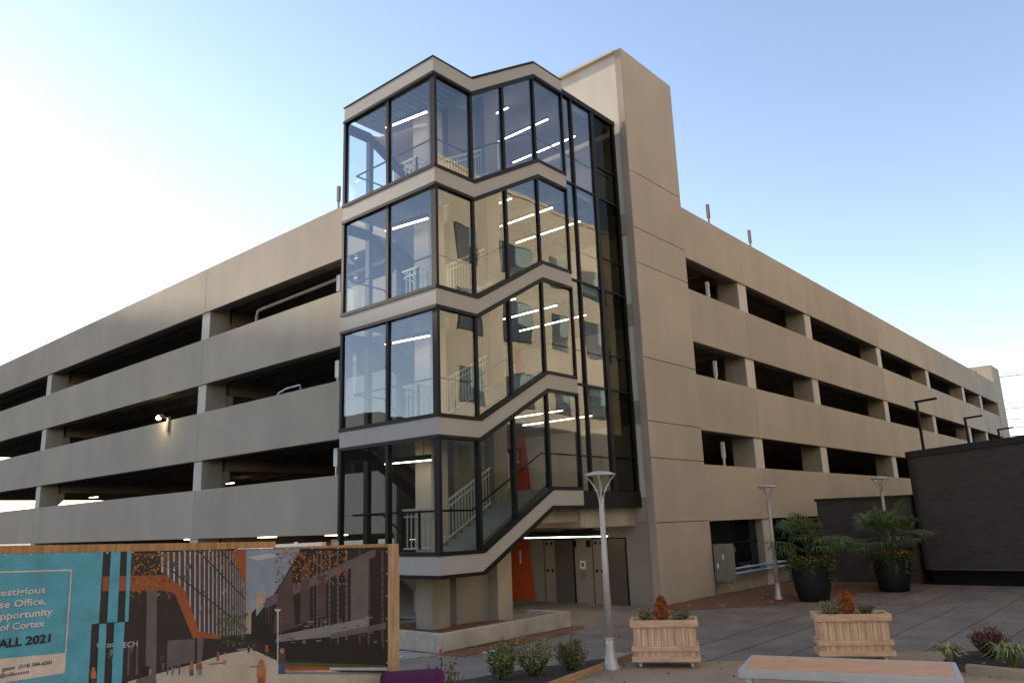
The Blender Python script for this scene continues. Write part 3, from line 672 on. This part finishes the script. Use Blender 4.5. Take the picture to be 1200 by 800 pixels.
bush('red_shrub', (16.3, 3.2, .05), 'round shrub with red topped leaves in the bed behind the table', 'shrub', .6, .62, [GR1, GR1, RD2, RD2], 5, 34, 40)
GS1, GS2 = lm('blade pale', (.36, .33, .14)), lm('blade green', (.12, .14, .04))
def grass(loc, h, wd, n, label, seed):
    r = random.Random(seed); q = MB(); o = Vector(loc)
    for k in range(n):
        a = r.uniform(0, 2*PI); L = wd/2*r.uniform(.4, 1); hh = h*r.uniform(.55, 1); d = Vector((math.cos(a), math.sin(a), 0)); s = Vector((-d.y, d.x, 0))
        P = [o+d*.03, o+d*L*.35+Vector((0, 0, hh*.8)), o+d*L*.75+Vector((0, 0, hh)), o+d*L*1.1+Vector((0, 0, hh*.72))]; W = [.011, .012, .009, .002]
        q.cur = 0 if r.random() < .55 else 1
        for i in range(3): q.poly([P[i]-s*W[i], P[i]+s*W[i], P[i+1]+s*W[i+1], P[i+1]-s*W[i+1]])
    one('ornamental_grass', q, [GS1, GS2], label, 'grass plant', 'variegated grasses in the bed')
grass((15.6, 3.72, .05), .3, .75, 110, 'low striped grass clump just behind the table corner', 1)
grass((15.35, 2.75, .05), .42, .95, 150, 'larger striped grass clump by the tan edging', 2)
r = random.Random(77); q = MB()
for k in range(420):
    cx, cy, sp = r.choice(((10.8, 9.0, 1.5), (14.2, 11.7, 1.6), (24, 9.4, 2.4), (15.5, 3.4, 1.0), (13.5, 7.8, 2.2), (20, 8, 6.0), (27, 8, 2.5)))
    p = Vector((r.gauss(cx, sp), r.gauss(cy, sp*.5), r.uniform(.012, .03)))
    if p.x > 31 or p.y > 12.4: continue
    q.cur = r.choice((0, 1, 2)); d = rv(r); d.z *= .25; leaf(q, p, d, r.uniform(.04, .08), r.uniform(.025, .045), r)
tag(q.build('fallen_leaves', [RU3, RU1, flat('dry leaf', (.25, .17, .07), .8)]), 'scattered dry leaves on the paving round the beds', 'leaves', None, 'stuff')
# palms in black pots
PL1, PL2, PL3 = lm('palm dark', (.04, .065, .02)), lm('palm green', (.085, .12, .035)), lm('palm light', (.16, .19, .06))
FLO = flat('orange bloom', (.75, .24, .015), .7)
def pot(loc, label):
    t = thing('plant_pot', loc, label, 'plant pot', 'big black plant pots'); q = MB()
    q.lathe([(.40, 0), (.44, .03), (.52, .35), (.565, .75), (.575, 1.0), (.58, 1.08), (.53, 1.08), (.52, 1.0)], loc, 32); q.build('pot', POT, t, True)
    q = MB(); q.lathe([(.518, .96), (.3, .99), (.02, 1.0)], loc, 24); q.build('soil', SOIL, t); return t
def palm(loc, label, seed, spread, hh):
    r = random.Random(seed); t = thing('fan_palm', loc, label, 'palm', 'fan palms in the black pots'); o = Vector(loc); tr = MB()
    tr.lathe([(.09, 0), (.08, .3), (.05, .5)], loc, 10); tr.build('trunk', BARK, t)
    for k in range(27):
        a = k*2.4+r.uniform(-.3, .3); el = r.uniform(.15, 1.35) if k > 5 else r.uniform(-.1, .5); PLn = r.uniform(.55, 1.0)*spread*(.75+.25*math.cos(el))
        d = Vector((math.cos(a)*math.cos(el), math.sin(a)*math.cos(el), math.sin(el)*hh)); base = o+Vector((0, 0, .42)); q = MB()
        tip = base+d*PLn; mid = base+d*PLn*.5+Vector((0, 0, .08*spread)); q.cur = 0; q.tube([base, mid, tip], [.014, .012, .009], 5, False)
        ax = (tip-mid).normalized(); sd = ax.cross(Vector((0, 0, 1))); sd = sd.normalized() if sd.length > .1 else Vector((1, 0, 0)); nz = sd.cross(ax); BL = r.uniform(.5, .72)
        for j in range(24):
            th = -1.75+3.5*j/23+r.uniform(-.03, .03); bd = (ax*math.cos(th)+sd*math.sin(th)+nz*.12).normalized(); w_ = bd.cross(nz).normalized()*.02
            L = BL*(.7+.3*math.cos(th*.7))*r.uniform(.88, 1.08); p1 = tip+bd*L*.55; p2 = tip+bd*L*.85+Vector((0, 0, -.07)); p3 = tip+bd*L+Vector((0, 0, -.2-.08*r.random()))
            q.cur = r.choice((0, 1, 1, 2)); q.poly([tip, p1-w_, p1+w_]); q.poly([p1-w_, p2-w_*.7, p2+w_*.7, p1+w_]); q.poly([p2-w_*.7, p3, p2+w_*.7])
        q.build('frond', [PL1, PL2, PL3], t)
    return t
def lantana(loc, label, seed):
    r = random.Random(seed); t = thing('flowering_plant', loc, label, 'flowers', 'orange flowers round the palms'); o = Vector(loc); q = MB(); b = MB()
    for k in range(1500):
        a = r.uniform(0, 2*PI); rad = .2+.55*math.sqrt(r.random()); z = .22-.5*max(0, rad-.48)*r.uniform(.3, 2.2)+r.uniform(-.08, .1)
        p = o+Vector((math.cos(a)*rad, math.sin(a)*rad, z)); q.cur = r.choice((0, 0, 1)); leaf(q, p, rv(r), .07, .04, r)
    for k in range(7):
        a = r.uniform(0, 2*PI); L = r.uniform(.2, .5)
        for j in range(30): p = o+Vector((math.cos(a)*.62, math.sin(a)*.62, -L*j/30))+rv(r)*.05; q.cur = 1; leaf(q, p, rv(r), .06, .04, r)
    for k in range(48):
        a = r.uniform(0, 2*PI); rad = r.uniform(.4, .74); p = o+Vector((math.cos(a)*rad, math.sin(a)*rad, .3-.5*max(0, rad-.48)+r.uniform(-.1, .06)))
        b.lathe([(.004, -.014), (.026, -.004), (.022, .012), (.004, .018)], p, 6)
    q.build('foliage', [GR1, GR2], t); b.build('blossoms', FLO, t)
p1, p2 = (24.72, 9.42, 0), (28.42, 8.12, 0)
pot(p1, 'big round black planter pot, nearer of two by the dark wall'); pot(p2, 'big round black planter pot, farther of two by the dark wall')
palm((p1[0], p1[1], .98), 'wide bushy fan palm growing in the nearer black pot', 7, 1.12, 1.0); palm((p2[0], p2[1], .98), 'taller open fan palm growing in the farther black pot', 12, 1.3, 1.15)
lantana((p1[0], p1[1], .98), 'orange flowers spilling over the rim of the nearer pot', 1); lantana((p2[0], p2[1], .98), 'orange flowers spilling over the rim of the farther pot', 2)

# wheeled wooden planters
def make_planter():
    t = thing('wooden_planter', (0, 0, 0), '', 'planter', 'wooden planters on casters'); W, D = .56, .26
    q = MB(); n = 9
    for k in range(n):
        a, b = -W+.02+2*(W-.02)*k/n, -W+.02+2*(W-.02)*(k+1)/n; q.box(a+.003, b-.003, -D, -D+.025, .12, .8); q.box(a+.003, b-.003, D-.025, D, .12, .8)
    for sx in (-1, 1):
        for k in range(4): a = -D+.027+(2*D-.054)*k/4; b = a+(2*D-.054)/4; q.box(min(sx*W, sx*(W-.025)), max(sx*W, sx*(W-.025)), a+.003, b-.003, .12, .8)
    q.build('board_panel', WOODP, t, bevel=.003)
    for nm, z0, z1, ex in (('top_rail', .70, .82, .05), ('middle_rail', .29, .375, .04), ('bottom_rail', .11, .20, .045)):
        q = MB(); q.box(-W-ex, W+ex, -D-ex+.002, -D-.001, z0, z1); q.box(-W-ex, W+ex, D+.001, D+ex-.002, z0, z1)
        q.box(-W-ex+.002, -W-.001, -D, D, z0, z1); q.box(W+.001, W+ex-.002, -D, D, z0, z1); q.build(nm, WOODH, t, bevel=.004)
    q = MB(); q.box(-W+.026, W-.026, -D+.026, D-.026, .7, .755); q.build('soil', SOIL, t)
    q = MB(); q.box(-W+.03, W-.03, -D+.03, D-.03, .1, .119); q.build('floor', WOODH, t)
    for sx in (-1, 1):
        for sy in (-1, 1):
            x, y = sx*(W-.1), sy*(D-.07); c = MB(); c.box(x-.05, x+.05, y-.04, y+.04, .093, .0995); c.box(x-.028, x-.02, y-.02, y+.02, .04, .093); c.box(x+.02, x+.028, y-.02, y+.02, .04, .093); cb = c.build('caster', ALU, t)
            c = MB(); c.tube([(x-.018, y, .042), (x+.018, y, .042)], .042, 14); c.build('wheel', flat('pale wheel', (.5, .48, .45)), cb)
    return t
def conifer(loc, label, seed):
    r = random.Random(seed); t = thing('rust_conifer', loc, label, 'dwarf conifer', 'rust coloured conifers in the planters'); o = Vector(loc); q = MB()
    for k in range(2600):
        f = r.random()**.8; a = r.uniform(0, 2*PI); rad = .165*(1-f)**.55*(1+.25*math.sin(a*5+f*9))*(f*4 if f < .25 else 1)*r.uniform(.55, 1.08)
        p = o+Vector((math.cos(a)*rad, math.sin(a)*rad, .44*f)); d = Vector((math.cos(a)*.55, math.sin(a)*.55, 1.1))+rv(r)*.35
        q.cur = r.choice((0, 0, 1, 1, 2)); leaf(q, p, d, r.uniform(.03, .06), r.uniform(.01, .02), r)
    q.build('foliage', [RU1, RU2, RU3], t); s = MB(); s.tube([o, o+Vector((0, 0, .25))], [.012, .005], 6); s.build('trunk', BARK, t)
pa = math.atan2(-.87, .49)
def planter_set(t, c, word, sd):
    ux, uy = math.cos(pa), math.sin(pa)
    conifer((c[0]-.03*ux, c[1]-.03*uy, .75), 'rust orange dwarf conifer in the %s wooden planter' % word, sd)
    bush('planter_shrub', (c[0]-.33*ux, c[1]-.33*uy, .74), 'small yellow green sprig left of the conifer in the %s planter' % word, 'shrub', .33, .36, [GR2, GR3, GR3], sd+1, 14, 22, .05, 'small sprigs in the wooden planters')
    bush('planter_shrub', (c[0]+.31*ux, c[1]+.31*uy, .74), 'small green sprig right of the conifer in the %s planter' % word, 'shrub', .27, .38, [GR1, GR2, GR3], sd+2, 14, 20, .05, 'small sprigs in the wooden planters')
pl = make_planter(); c1 = (13.18, 7.86); c2 = (15.3, 5.22)
pl.location = (*c1, .004); pl.rotation_euler.z = pa; pl['label'] = 'wheeled cedar planter box nearer the tall lamp'
plb = copy_tree(pl, (*c2, .004), pa, 'wheeled cedar planter box behind the table'); plb.scale = (1.06, 1.0, 1.0)
planter_set(pl, c1, 'nearer', 21); planter_set(plb, c2, 'farther', 31)

# ================================================================== TABLE, CHAIR, EDGINGS
t = thing('patio_table', (0, 0, 0), 'long patio table with an orange brown wooden top and metal rim', 'table')
q = MB(); q.box(-1.17, 1.17, -.49, .49, .725, .752); q.build('table_top', TABLET, t)
q = MB()
for s in (-1, 1): q.box(-1.23, 1.23, min(s*.491, s*.545), max(s*.491, s*.545), .66, .757); q.box(min(s*1.171, s*1.23), max(s*1.171, s*1.23), -.49, .49, .66, .757)
q.build('rim', ALU, t, bevel=.004)
for sx in (-1, 1):
    for sy in (-1, 1): part_box('leg', ALU, t, sx*1.12-.035, sx*1.12+.035, sy*.45-.035, sy*.45+.035, 0, .66)
part_box('stretcher', ALU, t, -1.08, 1.08, -.02, .02, .5, .56)
t.location = (10.45, 3.68, .004); t.rotation_euler.z = math.atan2(-.96, .275)
q = MB(); q.bar((13.46, 8.80, .05), (10.95, 8.50, .05), .06, .13); q.bar((10.95, 8.50, .05), (8.2, 8.12, .05), .06, .128)
one('edging_board', q, wood_mat('edging timber', (.36, .22, .11), 0), 'brown timber edging board along the mulch bed', 'edging', bevel=.004)
q = MB(); q.box(13.25, 13.85, 8.85, 9.35, 0, .03)
one('paving_stone', q, mat('stone', (.36, .28, .2), var=.2, scale=4), 'flat tan paving stone at the foot of the tall lamp', 'paving stone', bevel=.01)
q = MB(); q.bar((14.93, 3.34, .07), (14.6, .2, .07), .16, .15)
one('bed_edging', q, PAVET, 'tan edging kerb of the bed beside the table', 'edging', bevel=.01)
t = thing('lounge_chair', (6.62, 7.42, 0), 'purple upholstered lounge chair back in front of the fence end', 'chair')
q = MB(); q.box(-.38, .38, -.09, .09, .42, .97); o = q.build('backrest', PURPLE, None); 
for o_, nm in ((o, 0),):
    b = o_.modifiers.new('edge', 'BEVEL'); b.width = .07; b.segments = 4; o_.parent = t
for nm, bx, m in (('seat', (-.36, .36, .1, .66, .3, .46), PURPLE), ('armrest', (-.44, -.37, 0, .66, .3, .62), PURPLE), ('armrest', (.37, .44, 0, .66, .3, .62), PURPLE)):
    q = MB(); q.box(*bx); o = q.build(nm, m); b = o.modifiers.new('edge', 'BEVEL'); b.width = .03; b.segments = 3; o.parent = t
for sx in (-.36, .36):
    for sy in (0, .6): q = MB(); q.box(sx-.025, sx+.025, sy-.025, sy+.025, 0, .3); o = q.build('leg', BLACK); o.parent = t
t.rotation_euler.z = math.atan2(-.44, .54)
q = MB(); q.poly([(12.5, 11.86, .012), (12.72, 11.78, .012), (12.8, 11.82, .04), (12.6, 11.92, .02)]); q.poly([(12.72, 11.78, .012), (12.85, 11.7, .025), (12.9, 11.8, .012), (12.8, 11.82, .04)])
one('paper_scrap', q, flat('paper', (.6, .58, .55)), 'crumpled white paper scrap beside the gravel strip', 'litter')
t = thing('marker_flag', (11.75, 12.35, 0), 'small orange marker flag at the corner of the low wall', 'flag')
q = MB(); q.tube([(11.75, 12.35, 0), (11.75, 12.35, .16)], .006, 5); q.build('stake', STEEL, t); q = MB(); q.box(11.75, 11.82, 12.347, 12.353, .06, .16); q.build('flag', ORANGE, t)

# ================================================================== FENCE WITH PRINTED BANNER
FY = 7.98
f = thing('site_fence', (4, FY, 0), 'plywood site fence carrying a printed construction banner', 'fence')
for a, b in ((-.9, 1.5), (1.52, 3.9), (3.92, 6.68)): part_box('plywood_panel', PLY, f, a, b, FY, FY+.02, 0, 2.46-.012*(a+b)/2+.03)
q = MB(); q.prism([(-.9, FY-.012, 2.57), (5.06, FY-.012, 2.455), (5.06, FY-.012, 2.52), (-.9, FY-.012, 2.68)], (0, .05, 0)); q.build('top_board', PLY, f)
q = MB(); q.prism([(5.07, FY-.01, 2.405), (6.66, FY-.01, 2.395), (6.66, FY-.01, 2.43), (5.07, FY-.01, 2.455)], (0, .05, 0)); q.build('top_board', PLY, f)
part_box('end_post', POSTW, f, 6.69, 6.87, FY-.03, FY+.12, 0, 2.42, bevel=.004)
for x in (1.5, 3.9): part_box('rear_post', POSTW, f, x-.05, x+.05, FY+.021, FY+.12, 0, 2.4)
part_box('edge_strip', wood_mat('sunlit edge timber', (.6, .36, .17), 2), f, 6.872, 6.90, FY, FY+.1, 0, 2.28)  # sunlight on the post's edge is painted in as lighter wood
def bp(px, py, lay=0):
    """A point of the printed design, given where the design shows it, on the banner's own plane."""
    d = _R*((px-600)/FPX)-_U*((py-400)/FPX)+_F; k = (FY-.03)/d.y
    return (d.x*k, FY-.03-.0008*lay, CAMZ+d.z*k)
BC = dict(teal=(.10, .31, .355), dark=(.035, .024, .02), sky=(.24, .25, .29), tan=(.36, .27, .18), brick=(.085, .05, .042), fin=(.42, .38, .36), orange=(.30, .075, .025), pillar=(.13, .10, .085),
          street=(.46, .36, .26), deep=(.022, .016, .014), beam=(.13, .09, .09), leafo=(.36, .125, .02), green=(.08, .10, .03), cream=(.62, .47, .36), white=(.62, .5, .43), black=(.025, .015, .015), skin=(.4, .15, .06), blue=(.05, .08, .16), grey=(.2, .18, .17), lawn=(.07, .075, .02), teal2=(.10, .32, .37))
BK = list(BC); BM = []
for k in BK:
    m = mat('banner '+k, BC[k], rough=.55, var=.16, scale=5, bump=.06, bscale=6, fine=.1, fscale=60); BM.append(m)
q = MB()
NS = [0]
def S(k, pts, lay=1): NS[0] += 1; q.cur = BK.index(k); q.poly([bp(x, y, lay+NS[0]*.004) for x, y in pts])
x0, x1 = -.85, 6.67
q.cur = BK.index('dark'); q.poly([(x0, FY-.03, .25), (x1, FY-.03, .25), bp(454.5, 641), bp(290, 643), bp(0, 648.5), (x0, FY-.03, 2.565)])
q.cur = BK.index('teal'); q.poly([(x0, FY-.0312, .25), (2.9, FY-.0312, .25), bp(102, 830, 1), bp(107.3, 731, 1), bp(115.7, 729.5, 1), bp(121, 646.5, 1), bp(0, 648.7, 1), (x0, FY-.0312, 2.563)])
S('sky', [(288, 644), (352, 642.5), (331, 680), (318, 700), (308, 712), (300, 722), (294, 742), (288, 742)])
S('brick', [(186, 646.5), (288, 644), (288, 742), (258, 746), (232, 742), (213, 688), (190, 672)])
S('deep', [(352, 642.5), (454, 641), (454, 783), (330, 770), (308, 752), (296, 746), (300, 722), (318, 700), (331, 680)])
S('street', [(140, 830), (150, 798), (232, 776), (262, 766), (295, 760), (330, 776), (400, 787), (454, 790), (453, 830)], 2)
for k in range(24):
    u = 1-(1-k/24)**1.75; x = 189+98*u; wd = 3.2*(1-u)+.5; yt_ = 646.5-.02*(x-189); yb_ = (672+(x-190)*1.75) if x < 232 else 744
    S('fin', [(x, yt_), (x+wd*.62, yt_), (x+wd*.62, yb_), (x, yb_)], 2)
for a, b in (((232, 646), (287.5, 701)), ((200, 668), (287.5, 735)), ((258, 645), (287.5, 676))): S('dark', [a, (a[0]+2.5, a[1]), b, (b[0], b[1]+1.5)], 3)
S('orange', [(271, 645), (288, 644.2), (288, 686), (277, 660)], 3); S('orange', [(120, 675), (192, 673), (215, 688), (233, 739), (259, 744), (259, 748), (226, 747), (204, 694), (190, 691.5), (120, 692)], 3)
S('pillar', [(172, 690), (184, 690), (182.5, 806), (170, 806)], 4); S('pillar', [(231, 747), (239, 747), (236, 776), (231, 777)], 4)
for x in (150, 160, 196, 210): S('beam', [(x, 752), (x+2, 752), (x+1, 790), (x-1, 790)], 2)
S('beam', [(196, 750), (228, 748), (228, 774), (196, 782)], 1.5)
S('tan', [(299.5, 693), (310.5, 691), (311, 704), (299.5, 716)], 3); S('tan', [(289, 716), (294.5, 714), (294, 742), (289, 742)], 3); S('black', [(294.5, 718), (300, 712), (299, 748), (294, 748)], 4)
S('beam', [(304, 704), (436, 644), (441, 643.5), (441, 651), (312, 712)], 2); S('brick', [(326, 690), (342, 664), (346, 735), (320, 742)], 2); S('brick', [(352, 668), (362, 660), (362, 728), (352, 730)], 2); S('brick', [(372, 676), (382, 672), (381, 722), (373, 724)], 2)
rb = random.Random(5)
for k in range(34):      # facade bays of the printed dark building, converging down the street
    u = (k/34)**1.25; x = 304+148*u; yt_ = max(642.5, 716-(x-304)*1.12); yb_ = 745+24*u; wd = 1.2+3.2*u
    S(('brick', 'deep', 'dark', 'beam')[rb.randrange(4)], [(x, yt_+3), (x+wd*.7, yt_+2), (x+wd*.7, yb_-rb.uniform(4, 26)), (x, yb_-rb.uniform(4, 26))], 1.2)
for k in range(9):
    u = k/9; S('black', [(306, 722+u*18), (452, 660+u*78), (452, 661.2+u*78), (306, 722.6+u*18)], 1.5)
for k in range(40): x = rb.uniform(322, 440); y = rb.uniform(722, 752); S(rb.choice(('grey', 'beam', 'pillar')), [(x, y), (x+rb.uniform(2, 7), y-.4), (x+rb.uniform(2, 7), y+1.1), (x, y+1.3)], 4)
for k in range(16): x = rb.uniform(125, 230); y = rb.uniform(752, 785); S(rb.choice(('beam', 'pillar', 'brick', 'grey')), [(x, y), (x+rb.uniform(1, 6), y), (x+rb.uniform(1, 5), y+rb.uniform(3, 12)), (x, y+rb.uniform(3, 12))], 2.5)
for k in range(60): u = rb.random(); x = 195+90*(1-(1-u)**1.7); y = rb.uniform(650, 738-(0 if x > 230 else 40)); S(rb.choice(('sky', 'grey', 'brick', 'pillar')), [(x, y), (x+1.6*(1-u)+.4, y+.6), (x+1.6*(1-u)+.4, y+5), (x, y+4.4)], 1.6)
S('sky', [(288, 664), (330, 655), (340, 660), (300, 674)], 1.2); S('fin', [(290, 652), (318, 648), (330, 651), (300, 656)], 1.25)
S('pillar', [(411, 664), (432, 655), (431, 725), (411, 730)], 2); S('black', [(440, 641.5), (446, 641.5), (445, 745), (439, 746)], 3)
S('grey', [(325, 744), (432, 723), (432, 735), (390, 745), (322, 752)], 3); S('beam', [(386, 742), (452, 729), (452, 736), (388, 748)], 4); S('lawn', [(330, 775), (452, 779), (452, 784), (334, 781)], 3)
S('orange', [(328, 778), (338, 780), (386, 781), (386, 784.5), (340, 785), (329, 783)], 5); S('fin', [(386, 781.5), (454, 781.5), (454, 785), (386, 784.7)], 5); S('grey', [(329, 785.5), (454, 788), (454, 790), (330, 789)], 5)
S('fin', [(324.3, 714), (326, 714), (326, 776), (324.2, 776)], 6); S('fin', [(320.5, 713), (329.5, 713), (327, 716), (323, 716)], 6)
for wx, wy in ((252, 775), (285, 758), (300, 778)): S('grey', [(wx-9, wy+2), (wx+9, wy), (wx+12, wy+2), (wx-6, wy+4)], 3)
r = random.Random(11)
def specks(k, n, box, s, lay):
    for i in range(n):
        cx, cy = r.uniform(box[0], box[2]), box[1]+(box[3]-box[1])*r.random()**1.5; a = r.uniform(0, PI); s1 = s*r.uniform(.5, 1.2); s2 = s1*.5
        S(k, [(cx+s1*math.cos(a), cy+s1*math.sin(a)), (cx-s2*math.sin(a), cy+s2*math.cos(a)), (cx-s1*math.cos(a), cy-s1*math.sin(a)), (cx+s2*math.sin(a), cy-s2*math.cos(a))], lay)
specks('leafo', 150, (152, 649, 198, 700), 1.9, 5); specks('brick', 60, (152, 649, 200, 706), 2.2, 4.6); specks('leafo', 60, (195, 649, 284, 664), 1.5, 5); specks('leafo', 170, (342, 646, 407, 684), 1.9, 5); specks('brick', 90, (322, 648, 404, 690), 1.9, 4.6); specks('leafo', 40, (322, 646, 350, 676), 1.5, 5.6)
specks('green', 110, (254, 718, 290, 756), 2.2, 5)
def fig(x, y, s, c1_, c2_):
    S(c2_, [(x-s*.14, y), (x+s*.14, y), (x+s*.12, y-s*.45), (x-s*.12, y-s*.45)], 7); S(c1_, [(x-s*.16, y-s*.4), (x+s*.16, y-s*.4), (x+s*.13, y-s*.8), (x-s*.13, y-s*.8)], 7.5)
    S('skin', [(x+s*.1*math.cos(a*PI/4), y-s*.9+s*.11*math.sin(a*PI/4)) for a in range(8)], 8)
for a in ((224, 791, 17, 'skin', 'beam'), (234, 790, 16, 'orange', 'grey'), (263, 778, 14, 'fin', 'skin'), (255, 774, 11, 'orange', 'orange'), (297, 762, 8, 'brick', 'dark'), (291, 764, 8, 'dark', 'brick'), (312, 768, 13, 'orange', 'brick'), (330, 789, 30, 'brick', 'blue'), (306, 806, 34, 'skin', 'orange'), (109, 803, 22, 'skin', 'brick')): fig(*a)
S('pillar', [(157, 806), (160, 795), (170, 792), (182, 795), (184, 806)], 7); S('black', [(171.5+5.2*math.cos(a*PI/6), 785.5+6.2*math.sin(a*PI/6)) for a in range(12)], 8); S('skin', [(174, 783), (177.5, 783), (177, 789), (174, 791)], 9)
for pts in ([(129.7, 646.3), (141, 646), (137, 728), (125, 729)], [(148.5, 645.7), (153.8, 645.5), (150, 727.5), (145.8, 728)], [(116, 730.5), (124.6, 730), (121, 806), (112.5, 806)], [(133.6, 729), (145.7, 728.3), (142, 806), (130, 806)]): S('teal2', pts, 6)
# printed frame, credit block and words
S('cream', [(0, 669), (84.4, 666.7), (84.3, 668.5), (0, 670.8)], 3); S('cream', [(82.6, 668.5), (84.3, 668.5), (77.4, 764), (75.7, 764.2)], 3); S('cream', [(-40, 775), (77.2, 764.2), (75.6, 788), (-40, 806)], 3); S('cream', [(-300, 677), (0, 669), (0, 670.8), (-300, 678.8)], 3)
def word(s, px, py, cap, wpx, sub, k, bold):
    X, Y, Z = bp(px, py, 16); xl = bp(px-wpx, py, 16)[0]; h = Z-bp(px, py+1, 5)[2]
    text_mesh(q, s, cap*h/.70, lambda x, y: (X+x, Y, Z+y), BK.index(k), bold, 'RIGHT', X-xl, sub)
word('Prestigious', 52.7, 693.8, 7.6, 52, 'estigious', 'white', .0016); word('se Office,', 53.3, 707, 7.6, 54, 'se Office,', 'white', .0016); word('Opportunity', 60.6, 719.5, 7.6, 61, 'pportunity', 'white', .0016)
word('of Cortex', 51, 733, 7.6, 52, 'of Cortex', 'white', .0016); word('FALL 2021', 61, 751, 9.4, 61, 'ALL 2021', 'black', .003); word('gston  (314) 584-6203', 60.6, 777, 4.2, 38.7, '(314) 584-6203', 'black', .0005); word('@colliers.com', 33.7, 788, 4.2, 33.4, '@colliers.com', 'black', .0005)
for s_, px, wp in (('t', 114.8, 2.6), ('tac', 132.8, 8.6), ('ECH', 161, 16.5)): word(s_, px, 757.5-.03*(px-114), 6.2, wp, s_, 'fin', .0008)
ban = q.build('banner', BM, f)
q = MB()
for px, py in [(5+30*i, 650.2-.022*30*i) for i in range(15)]+[(452.5, 646+26*i) for i in range(7)]:
    X, Y, Z = bp(px, py, 2); q.tube([(X, Y, Z), (X, Y-.018, Z)], .008, 8)
q.build('grommet', ALU, ban)

q = MB(); q.box(5.86, 5.94, 7.98, 8.03, 2.43, 2.49); q.box(5.86, 5.88, 7.98, 8.03, 2.491, 2.51); q.box(5.90, 5.92, 7.98, 8.03, 2.491, 2.51)
one('timber_offcut', q, POSTW, 'small notched yellow timber block on the top edge of the fence', 'timber block')
q = MB(); q.lathe([(.03, 0), (.035, .02), (.02, .04), (.025, .055)], (5.35, 8.0, 2.45), 10)
one('wire_cap', q, WHITE, 'small white cap on the top edge of the fence', 'cap')
